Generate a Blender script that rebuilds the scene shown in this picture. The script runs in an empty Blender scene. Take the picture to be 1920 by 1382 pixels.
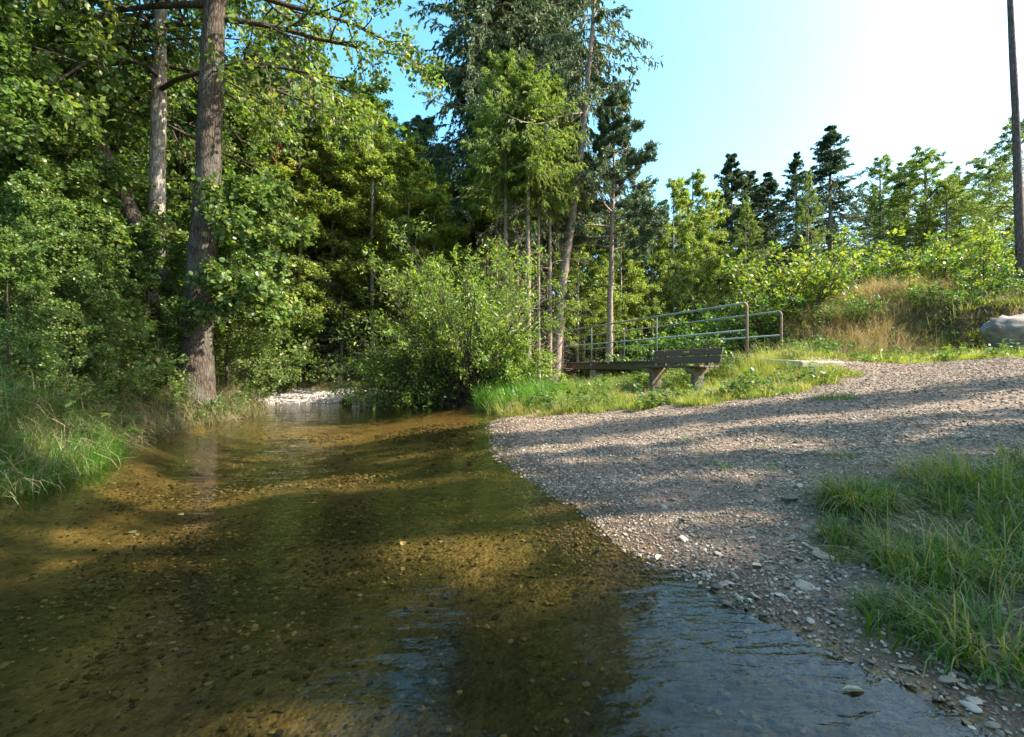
import bpy, math, random
import numpy as np
from mathutils import Vector, Matrix

# ------------------------------------------------------------------ camera, world, sun, exposure
scene = bpy.context.scene
COL = scene.collection
CAM_H, F = 0.9, 900.0
cam_d = bpy.data.cameras.new('camera')
cam = bpy.data.objects.new('camera', cam_d)
COL.objects.link(cam)
cam.location = (0, 0, CAM_H)
cam.rotation_euler = (math.radians(90), 0, 0)
cam_d.sensor_width = 36.0
cam_d.lens = 36.0 * F / 1920.0
cam_d.clip_start = 0.05
cam_d.clip_end = 2000.0
scene.camera = cam

SUN_AZ, SUN_EL = math.radians(93), math.radians(43)      # azimuth clockwise from +Y
world = bpy.data.worlds.new('World')
scene.world = world
world.use_nodes = True
wn = world.node_tree
wn.nodes.clear()
w_out = wn.nodes.new('ShaderNodeOutputWorld')
w_bg = wn.nodes.new('ShaderNodeBackground')
w_sky = wn.nodes.new('ShaderNodeTexSky')
w_sky.sky_type = 'NISHITA'
w_sky.sun_disc = False
w_sky.sun_elevation = SUN_EL
w_sky.sun_rotation = SUN_AZ
w_sky.air_density = 1.0
w_sky.dust_density = 2.2
w_sky.ozone_density = 1.0
w_hs = wn.nodes.new('ShaderNodeHueSaturation')
w_hs.inputs['Hue'].default_value = 0.475
w_hs.inputs['Saturation'].default_value = 1.3
wn.links.new(w_sky.outputs[0], w_hs.inputs['Color'])
wn.links.new(w_hs.outputs[0], w_bg.inputs[0])
w_bg.inputs[1].default_value = 0.15
wn.links.new(w_bg.outputs[0], w_out.inputs[0])

sun_d = bpy.data.lights.new('sun', 'SUN')
sun = bpy.data.objects.new('sun', sun_d)
COL.objects.link(sun)
sun_d.energy = 4.6
sun_d.angle = math.radians(0.53)
sun_d.color = (1.0, 0.9, 0.76)
sdir = Vector((math.sin(SUN_AZ) * math.cos(SUN_EL), math.cos(SUN_AZ) * math.cos(SUN_EL), math.sin(SUN_EL)))
sun.rotation_euler = sdir.to_track_quat('Z', 'Y').to_euler()
sun.location = (20, 5, 30)

scene.view_settings.view_transform = 'Standard'
scene.view_settings.look = 'None'
scene.view_settings.gamma = 1.0
scene.view_settings.use_curve_mapping = False
scene.view_settings.exposure = 1.82
scene.render.engine = 'CYCLES'
cy = scene.cycles
cy.use_denoising = True
cy.max_bounces = 6
cy.diffuse_bounces = 3
cy.glossy_bounces = 3
cy.transmission_bounces = 4
cy.transparent_max_bounces = 8
cy.caustics_reflective = False
cy.caustics_refractive = False
cy.sample_clamp_indirect = 5.0
cy.use_adaptive_sampling = False

# ------------------------------------------------------------------ small helpers
def tag(o, label=None, cat=None, group=None, kind=None):
    if label: o['label'] = label
    if cat: o['category'] = cat
    if group: o['group'] = group
    if kind: o['kind'] = kind
    return o

def empty(name, loc=(0, 0, 0), rz=0.0):
    o = bpy.data.objects.new(name, None)
    COL.objects.link(o)
    o.location = loc
    o.rotation_euler = (0, 0, rz)
    return o

def copy_tree(o, loc=None, rz=None, scale=None, parent=None):
    c = o.copy()
    COL.objects.link(c)
    if parent is not None: c.parent = parent
    if loc is not None: c.location = loc
    if rz is not None: c.rotation_euler = (c.rotation_euler[0], c.rotation_euler[1], rz)
    if scale is not None: c.scale = scale if hasattr(scale, '__len__') else (scale,) * 3
    for ch in list(o.children):
        copy_tree(ch, parent=c)
    return c

class Geo:
    """numpy mesh accumulator: vertices, faces (tri / quad arrays) and a per vertex colour variation"""
    def __init__(self):
        self.v, self.f, self.t, self.n = [], [], [], 0
    def add(self, v, faces, tint=None):
        v = np.asarray(v, dtype=np.float32).reshape(-1, 3)
        for f in (faces if isinstance(faces, list) else [faces]):
            self.f.append(np.asarray(f, dtype=np.int32) + self.n)
        self.v.append(v)
        if tint is None: tint = np.full(len(v), 0.5, np.float32)
        self.t.append(np.asarray(tint, dtype=np.float32))
        self.n += len(v)
    def build(self, name, mat, parent=None, smooth=False, attrs=None, link=True):
        me = bpy.data.meshes.new(name)
        if self.n:
            V = np.concatenate(self.v)
            me.vertices.add(len(V))
            me.vertices.foreach_set('co', V.ravel())
            loops = np.concatenate([f.ravel() for f in self.f])
            sizes = np.concatenate([np.full(len(f), f.shape[1], np.int32) for f in self.f])
            starts = np.concatenate([[0], np.cumsum(sizes)[:-1]]).astype(np.int32)
            me.loops.add(len(loops))
            me.loops.foreach_set('vertex_index', loops.astype(np.int32))
            me.polygons.add(len(sizes))
            me.polygons.foreach_set('loop_start', starts)
            me.polygons.foreach_set('loop_total', sizes)
            me.polygons.foreach_set('use_smooth', np.full(len(sizes), smooth))
            a = me.attributes.new('tint', 'FLOAT', 'POINT')
            a.data.foreach_set('value', np.concatenate(self.t))
            for k, arr in (attrs or {}).items():
                a = me.attributes.new(k, 'FLOAT', 'POINT')
                a.data.foreach_set('value', np.asarray(arr, np.float32))
            me.update(calc_edges=True)
        if mat: me.materials.append(mat)
        o = bpy.data.objects.new(name, me)
        if link: COL.objects.link(o)
        if parent is not None: o.parent = parent
        return o

def norm(a):
    return a / np.maximum(np.linalg.norm(a, axis=-1, keepdims=True), 1e-9)

def tubes(geo, P, R, sides=5, tint=None, wob=0.0, rng=None):
    """P (n,m,3) centre lines, R (n,m) radii"""
    P = np.asarray(P, float); R = np.asarray(R, float)
    if P.ndim == 2: P, R = P[None], R[None]
    n, m, _ = P.shape
    T = np.gradient(P, axis=1)
    T = norm(T)
    mean = norm(P[:, -1] - P[:, 0])
    ref = np.where(np.abs(mean[:, 2:3]) > 0.8, np.array([[1.0, 0, 0]]), np.array([[0, 0, 1.0]]))[:, None]
    U = norm(np.cross(T, np.broadcast_to(ref, T.shape)))
    W = np.cross(T, U)
    a = np.linspace(0, 2 * np.pi, sides, endpoint=False)
    rr = R[:, :, None]
    if wob and rng is not None:
        rr = rr * (1 + wob * rng.normal(size=(n, m, sides)))
    ring = P[:, :, None] + rr[..., None] * (np.cos(a)[None, None, :, None] * U[:, :, None] + np.sin(a)[None, None, :, None] * W[:, :, None])
    V = ring.reshape(-1, 3)
    i = np.arange(m - 1)[:, None] * sides
    j = np.arange(sides)[None]
    q = np.stack([i + j, i + (j + 1) % sides, i + sides + (j + 1) % sides, i + sides + j], -1).reshape(-1, 4)
    Fq = (q[None] + (np.arange(n) * m * sides)[:, None, None]).reshape(-1, 4)
    caps = (np.arange(n)[:, None] * m * sides + (m - 1) * sides + np.arange(sides)[None])
    faces = [Fq, caps]
    if sides > 4:
        pass
    if tint is None: tt = None
    else: tt = np.repeat(np.broadcast_to(tint, (n,)), m * sides)
    geo.add(V, faces, tt)

def box(geo, c, s, R=None, bev=0.0):
    """chamfered box"""
    c = np.array(c, float); h = np.array(s, float) / 2
    b = min(bev, h.min() * 0.9)
    if b <= 0:
        V = np.array([[x, y, z] for z in (-1, 1) for y in (-1, 1) for x in (-1, 1)]) * h
        Q = np.array([[0, 2, 3, 1], [4, 5, 7, 6], [0, 1, 5, 4], [2, 6, 7, 3], [0, 4, 6, 2], [1, 3, 7, 5]])
        if R is not None: V = V @ np.array(R).T
        geo.add(V + c, Q); return
    bm_v = []
    idx = {}
    for sx in (-1, 1):
        for sy in (-1, 1):
            for sz in (-1, 1):
                for ax in range(3):
                    p = np.array([sx, sy, sz]) * (h - b)
                    p[ax] = [sx, sy, sz][ax] * h[ax]
                    idx[(sx, sy, sz, ax)] = len(bm_v); bm_v.append(p)
    quads, tris = [], []
    for ax in range(3):
        o1, o2 = [(1, 2), (2, 0), (0, 1)][ax]
        for s in (-1, 1):
            f = []
            for a_, b_ in ((-1, -1), (1, -1), (1, 1), (-1, 1)):
                k = [0, 0, 0]; k[ax] = s; k[o1] = a_; k[o2] = b_
                f.append(idx[(*k, ax)])
            quads.append(f if s > 0 else f[::-1])
    for ax in range(3):
        o1, o2 = [(1, 2), (2, 0), (0, 1)][ax]
        for s1 in (-1, 1):
            for s2 in (-1, 1):
                k0 = [0, 0, 0]; k0[ax] = -1; k0[o1] = s1; k0[o2] = s2
                k1 = list(k0); k1[ax] = 1
                f = [idx[(*k0, o1)], idx[(*k1, o1)], idx[(*k1, o2)], idx[(*k0, o2)]]
                quads.append(f if s1 * s2 < 0 else f[::-1])
    for sx in (-1, 1):
        for sy in (-1, 1):
            for sz in (-1, 1):
                f = [idx[(sx, sy, sz, 0)], idx[(sx, sy, sz, 1)], idx[(sx, sy, sz, 2)]]
                tris.append(f if sx * sy * sz > 0 else f[::-1])
    V = np.array(bm_v)
    if R is not None: V = V @ np.array(R).T
    geo.add(V + c, [np.array(quads), np.array(tris)])

def _h(ix, iy, seed):
    n = (ix.astype(np.int64) * 374761393 + iy.astype(np.int64) * 668265263 + seed * 1442695041) & 0xFFFFFFFF
    n = ((n ^ (n >> 13)) * 1274126177) & 0xFFFFFFFF
    return ((n ^ (n >> 16)) & 0xFFFFFF) / float(0xFFFFFF)

def vnoise(x, y, seed=0):
    x = np.asarray(x, float); y = np.asarray(y, float)
    ix, iy = np.floor(x), np.floor(y)
    fx, fy = x - ix, y - iy
    fx = fx * fx * (3 - 2 * fx); fy = fy * fy * (3 - 2 * fy)
    a, b = _h(ix, iy, seed), _h(ix + 1, iy, seed)
    c, d = _h(ix, iy + 1, seed), _h(ix + 1, iy + 1, seed)
    return (a * (1 - fx) + b * fx) * (1 - fy) + (c * (1 - fx) + d * fx) * fy

def fbm(x, y, seed=0, o=4):
    s, a, t = 0, 0.5, 0
    for i in range(o):
        s = s + a * vnoise(x * 2 ** i, y * 2 ** i, seed + i); t += a; a *= 0.5
    return s / t

def sst(a, b, x):
    t = np.clip((x - a) / (b - a), 0, 1)
    return t * t * (3 - 2 * t)

# ------------------------------------------------------------------ materials
def new_mat(name):
    m = bpy.data.materials.new(name)
    m.use_nodes = True
    nt = m.node_tree
    nt.nodes.clear()
    out = nt.nodes.new('ShaderNodeOutputMaterial')
    return m, nt, out

class N:
    """tiny node helper"""
    def __init__(self, nt): self.nt = nt
    def __call__(self, typ, inputs=None, **props):
        n = self.nt.nodes.new(typ)
        for k, v in props.items(): setattr(n, k, v)
        for k, v in (inputs or {}).items():
            if isinstance(v, tuple) and len(v) == 2 and hasattr(v[0], 'outputs'):
                self.nt.links.new(v[0].outputs[v[1]], n.inputs[k])
            elif hasattr(v, 'outputs'):
                self.nt.links.new(v.outputs[0], n.inputs[k])
            else:
                n.inputs[k].default_value = v
        return n
    def ramp(self, fac, stops, interp='LINEAR'):
        n = self.nt.nodes.new('ShaderNodeValToRGB')
        n.color_ramp.interpolation = interp
        el = n.color_ramp.elements
        while len(el) < len(stops): el.new(0.5)
        for e, (p, c) in zip(el, stops):
            e.position = p
            e.color = (*c, 1) if len(c) == 3 else c
        if fac is not None:
            if isinstance(fac, tuple): self.nt.links.new(fac[0].outputs[fac[1]], n.inputs[0])
            else: self.nt.links.new(fac.outputs[0], n.inputs[0])
        return n
    def mix(self, fac, a, b, blend='MIX'):
        n = self.nt.nodes.new('ShaderNodeMix'); n.data_type = 'RGBA'; n.blend_type = blend
        for i, v in ((0, fac), (6, a), (7, b)):
            if isinstance(v, tuple) and hasattr(v[0], 'outputs'): self.nt.links.new(v[0].outputs[v[1]], n.inputs[i])
            elif hasattr(v, 'outputs'):
                self.nt.links.new(v.outputs[2] if v.bl_idname == 'ShaderNodeMix' else v.outputs[0], n.inputs[i])
            else:
                n.inputs[i].default_value = (*v, 1) if (isinstance(v, tuple) and len(v) == 3) else v
        return n
    def math(self, op, a, b=0.0, c=None):
        n = self.nt.nodes.new('ShaderNodeMath'); n.operation = op
        for i, v in enumerate((a, b) if c is None else (a, b, c)):
            if isinstance(v, tuple): self.nt.links.new(v[0].outputs[v[1]], n.inputs[i])
            elif hasattr(v, 'outputs'): self.nt.links.new(v.outputs[0], n.inputs[i])
            else: n.inputs[i].default_value = v
        return n

def mixout(n): return (n, 2)

def leaf_mat(name, c0, c1, c2, trans=0.4, rough=0.45, spec=0.5, instance=False, tcol=1.6):
    """c0 dark, c1 mid, c2 light leaf colours picked per leaf"""
    m, nt, out = new_mat(name)
    n = N(nt)
    if instance:
        oi = n('ShaderNodeObjectInfo')
        at = n('ShaderNodeAttribute', attribute_name='tint')
        fac = n.math('ADD', n.math('MULTIPLY', (oi, 'Random'), 0.55), n.math('MULTIPLY', (at, 'Fac'), 0.45))
    else:
        at = n('ShaderNodeAttribute', attribute_name='tint')
        fac = (at, 'Fac')
    rp = n.ramp(fac, [(0.0, c0), (0.5, c1), (0.95, c2), (1.0, (c2[0] * 1.4, c2[1] * 1.05, c2[2] * 1.1))])
    bs = n('ShaderNodeBsdfPrincipled', {'Base Color': rp, 'Roughness': rough, 'Specular IOR Level': spec})
    hs = n('ShaderNodeHueSaturation', {'Hue': 0.495, 'Saturation': 1.15, 'Value': tcol, 'Color': rp})
    tr = n('ShaderNodeBsdfTranslucent', {'Color': hs})
    mx = n('ShaderNodeMixShader', {0: trans, 1: bs, 2: tr})
    nt.links.new(mx.outputs[0], out.inputs[0])
    return m

def bark_mat(name, dark, light, scale=6.0, lichen=None, lam=0.35, bump=0.6, zs=0.25):
    m, nt, out = new_mat(name)
    n = N(nt)
    tc = n('ShaderNodeTexCoord')
    mp = n('ShaderNodeMapping', {'Vector': (tc, 'Object'), 'Scale': (scale, scale, scale * zs)})
    n1 = n('ShaderNodeTexNoise', {'Vector': mp, 'Scale': 3.0, 'Detail': 8.0, 'Roughness': 0.65, 'Distortion': 0.6})
    vo = n('ShaderNodeTexVoronoi', {'Vector': mp, 'Scale': 2.6}, feature='DISTANCE_TO_EDGE')
    cr = n.math('MINIMUM', n.math('MULTIPLY', (vo, 'Distance'), 5.0), 1.0)
    v = n.math('MULTIPLY', (n1, 'Fac'), n.math('ADD', n.math('MULTIPLY', cr, 0.45), 0.6))
    rp = n.ramp(v, [(0.2, dark), (0.62, light)])
    col = (rp, 0)
    if lichen:
        n2 = n('ShaderNodeTexNoise', {'Vector': (tc, 'Object'), 'Scale': 2.2, 'Detail': 6.0, 'Roughness': 0.7})
        lr = n.ramp((n2, 'Fac'), [(0.5, (0, 0, 0)), (0.62, (1, 1, 1))])
        mm = n.mix(n.math('MULTIPLY', lr, lam), rp, lichen)
        col = (mm, 2)
    bp = n('ShaderNodeBump', {'Strength': bump, 'Distance': 0.03, 'Height': v})
    bs = n('ShaderNodeBsdfPrincipled', {'Base Color': col, 'Roughness': 0.9, 'Specular IOR Level': 0.2, 'Normal': bp})
    nt.links.new(bs.outputs[0], out.inputs[0])
    return m

M = {}
M['alder_leaf'] = leaf_mat('alder_leaf', (0.055, 0.075, 0.02), (0.095, 0.17, 0.04), (0.18, 0.26, 0.065), rough=0.44, spec=0.5, trans=.45)
M['birch_leaf'] = leaf_mat('birch_leaf', (0.10, 0.15, 0.03), (0.18, 0.26, 0.05), (0.27, 0.34, 0.08), rough=0.5, trans=.48)
M['beech_leaf'] = leaf_mat('beech_leaf', (0.065, 0.115, 0.025), (0.125, 0.19, 0.04), (0.2, 0.27, 0.06), rough=0.5, trans=.45)
M['spruce_needle'] = leaf_mat('spruce_needle', (0.04, 0.068, 0.03), (0.085, 0.13, 0.055), (0.14, 0.19, 0.065), trans=0.22, rough=0.6, spec=0.3, tcol=1.2)
M['larch_needle'] = leaf_mat('larch_needle', (0.10, 0.16, 0.03), (0.18, 0.26, 0.055), (0.28, 0.35, 0.08), trans=0.42, rough=0.6, spec=0.3)
M['pine_needle'] = leaf_mat('pine_needle', (0.045, 0.08, 0.04), (0.085, 0.14, 0.07), (0.14, 0.2, 0.09), trans=0.22, rough=0.55, spec=0.4, tcol=1.2)
M['willow_leaf'] = leaf_mat('willow_leaf', (0.065, 0.095, 0.03), (0.14, 0.21, 0.05), (0.22, 0.35, 0.055), rough=0.45)
M['sapling_leaf'] = leaf_mat('sapling_leaf', (0.06, 0.11, 0.02), (0.115, 0.18, 0.035), (0.21, 0.26, 0.05), rough=0.45, trans=0.5)
M['weed_leaf'] = leaf_mat('weed_leaf', (0.035, 0.09, 0.015), (0.07, 0.15, 0.025), (0.13, 0.21, 0.05), rough=0.5)
M['lawn_blade'] = leaf_mat('lawn_blade', (0.10, 0.15, 0.025), (0.20, 0.25, 0.05), (0.36, 0.34, 0.12), instance=True, rough=0.55, spec=0.3)
M['straw_blade'] = leaf_mat('straw_blade', (0.16, 0.16, 0.05), (0.46, 0.35, 0.16), (0.6, 0.48, 0.27), instance=True, rough=0.6, spec=0.3, trans=0.3, tcol=1.2)
M['bank_blade'] = leaf_mat('bank_blade', (0.05, 0.09, 0.025), (0.16, 0.16, 0.065), (0.38, 0.31, 0.18), instance=True, rough=0.5, spec=0.4, trans=0.3)
M['fresh_blade'] = leaf_mat('fresh_blade', (0.035, 0.11, 0.012), (0.075, 0.2, 0.02), (0.15, 0.28, 0.04), instance=True, rough=0.4, spec=0.45)
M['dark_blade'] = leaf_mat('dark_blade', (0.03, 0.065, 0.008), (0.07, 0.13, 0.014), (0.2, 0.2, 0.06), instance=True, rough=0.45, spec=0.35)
M['tuft_blade'] = leaf_mat('tuft_blade', (0.03, 0.075, 0.008), (0.075, 0.165, 0.016), (0.26, 0.25, 0.08), rough=0.42, spec=0.45)
M['alder_bark'] = bark_mat('alder_bark', (0.016, 0.012, 0.009), (0.12, 0.095, 0.07), scale=9, lichen=(0.17, 0.17, 0.14), lam=0.5, bump=1.0)
M['pale_bark'] = bark_mat('pale_bark', (0.06, 0.05, 0.04), (0.42, 0.37, 0.31), scale=7, lichen=(0.45, 0.44, 0.38), lam=0.5, bump=0.8)
M['dark_bark'] = bark_mat('dark_bark', (0.02, 0.016, 0.012), (0.11, 0.085, 0.065), scale=8)
M['spruce_bark'] = bark_mat('spruce_bark', (0.10, 0.075, 0.058), (0.42, 0.34, 0.27), scale=8, bump=0.6, zs=0.5)
M['pine_bark'] = bark_mat('pine_bark', (0.12, 0.045, 0.022), (0.34, 0.15, 0.075), scale=6)
M['grey_bark'] = bark_mat('grey_bark', (0.05, 0.04, 0.038), (0.2, 0.16, 0.15), scale=8)
M['birch_bark'] = bark_mat('birch_bark', (0.08, 0.07, 0.06), (0.62, 0.58, 0.52), scale=4, zs=3.0)

# ------------------------------------------------------------------ terrain
WATER = np.array([(2.6, -40), (2.0, -4), (1.52, 0), (1.24, 1.1), (1.18, 1.27), (1.05, 1.475), (.86, 1.73), (.68, 2.08), (.5, 2.54), (.34, 3.1), (.14, 3.7), (-.05, 4.4),
    (-.15, 5.1), (-.22, 6.0), (-.28, 7), (-.3, 8), (-.28, 9.1), (-.55, 10.3), (-1.0, 11.1), (-1.25, 11.9), (-.6, 12.9), (2.2, 15.7), (6, 19), (14, 26), (30, 40),
    (27, 44), (11, 30), (3, 24), (.0, 19), (-1.2, 15.2), (-2.5, 13.3), (-3.6, 12.7), (-4.7, 12.6), (-6.3, 12.2), (-6.9, 11.4), (-6.0, 10.6), (-5.0, 9.8),
    (-4.95, 9.0), (-4.95, 8.2), (-5.0, 7.4), (-4.95, 6.7), (-4.5, 5.5), (-3.95, 4.5), (-3.75, 3.9), (-3.6, 3.39), (-4, 2), (-4.4, 0), (-5, -40)], float)

def poly_sd(poly, x, y):
    """signed distance, negative inside"""
    x = np.asarray(x, float); y = np.asarray(y, float)
    d2 = np.full(x.shape, 1e18); ins = np.zeros(x.shape, bool)
    for i in range(len(poly)):
        a, b = poly[i], poly[(i + 1) % len(poly)]
        e = b - a
        px, py = x - a[0], y - a[1]
        t = np.clip((px * e[0] + py * e[1]) / (e @ e), 0, 1)
        d2 = np.minimum(d2, (px - t * e[0]) ** 2 + (py - t * e[1]) ** 2)
        c = ((a[1] > y) != (b[1] > y)) & (x < e[0] * (y - a[1]) / (e[1] if abs(e[1]) > 1e-12 else 1e-12) + a[0])
        ins ^= c
    d = np.sqrt(d2)
    return np.where(ins, -d, d)

def weights(x, y):
    xc = np.interp(y, [10, 12.5, 14, 17, 20, 26, 40], [-2.5, -2.2, -.6, 1.6, 4.5, 11, 27])
    wL = sst(-1.5, -3.2, x) * sst(11.6, 10.2, y)
    wF = sst(10.2, 11.6, y) * sst(0.4, -0.4, x - xc)
    return wL, wF

def terrain(x, y):
    x = np.asarray(x, float); y = np.asarray(y, float)
    wob = (fbm(x * 1.3 + 7, y * 1.3, 3, 3) - 0.5) * 0.22 + (fbm(x * 6, y * 6, 9, 2) - .5) * 0.05
    d = poly_sd(WATER, x, y) + wob
    wL, wF = weights(x, y)
    wR = np.clip(1 - wL - wF, 0, 1)
    dp = np.maximum(d, 0)
    zR = 0.115 * np.minimum(dp, 9.5) * (0.75 + 0.25 * sst(0, 3, dp))
    zR = zR + 0.44 * np.exp(-(((x - 5.6) / 1.5) ** 2 + ((y - 9.9) / 1.1) ** 2))
    zR = zR - 0.10 * sst(13, 16, y) * sst(6, 3, x)
    hill = sst(11.0, 14.8, y - 0.10 * (x - 8)) * sst(4.6, 11.0, x)
    cut = sst(10.3, 11.5, x) * sst(17, 14, x)
    yy = y + (fbm(x * 1.8, y * .4, 23, 3) - .5) * .5
    hill = hill * (1 - cut) + cut * np.maximum(.58 * sst(11.85, 12.15, yy), hill * sst(11.8, 12.3, yy))
    zR = zR + 2.25 * hill + 0.9 * hill * (fbm(x * .5, y * .5, 21, 3) - .4)
    zR = zR + 0.08 * np.clip(y - 15, 0, 20) * sst(8, 16, x) * 0.6
    zL = 0.52 * sst(0, 0.75, dp) + 0.035 * np.minimum(dp, 12) + 0.15 * (fbm(x * 1.1, y * 1.1, 5, 3) - .5) * sst(0, 1, dp)
    zF = 0.13 * np.minimum(dp, 5.5) + 0.12 * (fbm(x * .9, y * .9, 15, 3) - .5) * sst(.8, 2, dp) + .02 * np.clip(dp - 5, 0, 20)
    land = wR * zR + wL * zL + wF * zF
    rough = (fbm(x * 3, y * 3, 31, 3) - 0.5) * 0.06 * sst(0, 1, dp) + (fbm(x * 11, y * 11, 35, 2) - 0.5) * 0.02 * sst(0, .3, dp)
    dn = np.maximum(-d, 0)
    bedR = -0.30 * (1 - np.exp(-dn * 0.75))
    bedL = -0.38 * (1 - np.exp(-dn * 2.2))
    bed = bedR * (1 - wL) + bedL * wL
    bed = bed + (fbm(x * .8, y * .8, 41, 3) - .5) * 0.12 * sst(0.3, 1.5, dn)
    bed = np.minimum(bed, -0.004 * (dn > 0))
    z = np.where(d > 0, land + rough + 0.004, bed)
    return z

def gz(x, y): return float(terrain(np.array([x]), np.array([y]))[0])

def unproj(px, py):
    """world point on the ground seen at a photo pixel"""
    dx, dz = (px - 960) / F, -(py - 691) / F
    Y = np.arange(0.6, 40, 0.02)
    zz = terrain(dx * Y, Y)
    hit = np.where(CAM_H + dz * Y <= np.maximum(zz, 0))[0]
    y = Y[hit[0]] if len(hit) else 40.0
    return (dx * y, y)

def axis(a, b, fine, lo, hi):
    c = list(np.arange(a, b, fine))
    s, v = fine, b
    while v < hi: c.append(v); s = min(s * 1.12, 12); v += s
    c.append(hi)
    s, v = fine, a; pre = []
    while v > lo:
        s = min(s * 1.12, 12); v -= s; pre.append(max(v, lo))
    return np.array(pre[::-1] + c)

GX = axis(-8, 13, 0.075, -320, 320)
GY = axis(0.3, 17, 0.075, -120, 420)
XX, YY = np.meshgrid(GX, GY)
ZZ = terrain(XX, YY)

GRASS1 = np.array([unproj(*p) for p in [(922, 779), (1000, 777), (1100, 776), (1200, 770), (1320, 758), (1420, 742), (1500, 730), (1575, 715), (1560, 690), (1500, 684), (1440, 678)]] + [(5.6, 11.2), (4, 15), (2, 15), (-.6, 11)])
GRASS2 = np.array([(1.75, -3), (1.75, 1.0), (1.8, 1.5), (1.85, 1.9)] + [unproj(*p) for p in [(1790, 1180), (1700, 1060), (1640, 970), (1670, 905), (1780, 885), (1925, 878)]] + [(6.0, 4.2), (9, 2), (9, -3)])
def grass_masks(x, y):
    g1 = sst(0.25, -0.12, poly_sd(GRASS1, x, y) + (fbm(x * 2.5, y * 2.5, 51, 3) - .5) * 0.9)
    g2 = sst(0.25, -0.15, poly_sd(GRASS2, x, y) + (fbm(x * 2.5, y * 2.5, 61, 3) - .5) * 1.0)
    wL, wF = weights(x, y)
    hill = sst(9.6, 10.3, y + .07 * (x - 7) + (fbm(x * 1.5, y * 1.5, 71, 3) - .5) * 0.5) * sst(5.2, 6.2, x) * (1 - wF)
    back = sst(11.5, 12.5, y) * (1 - wF)
    return g1, g2, np.maximum(hill, back * sst(1, 2, x))

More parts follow.
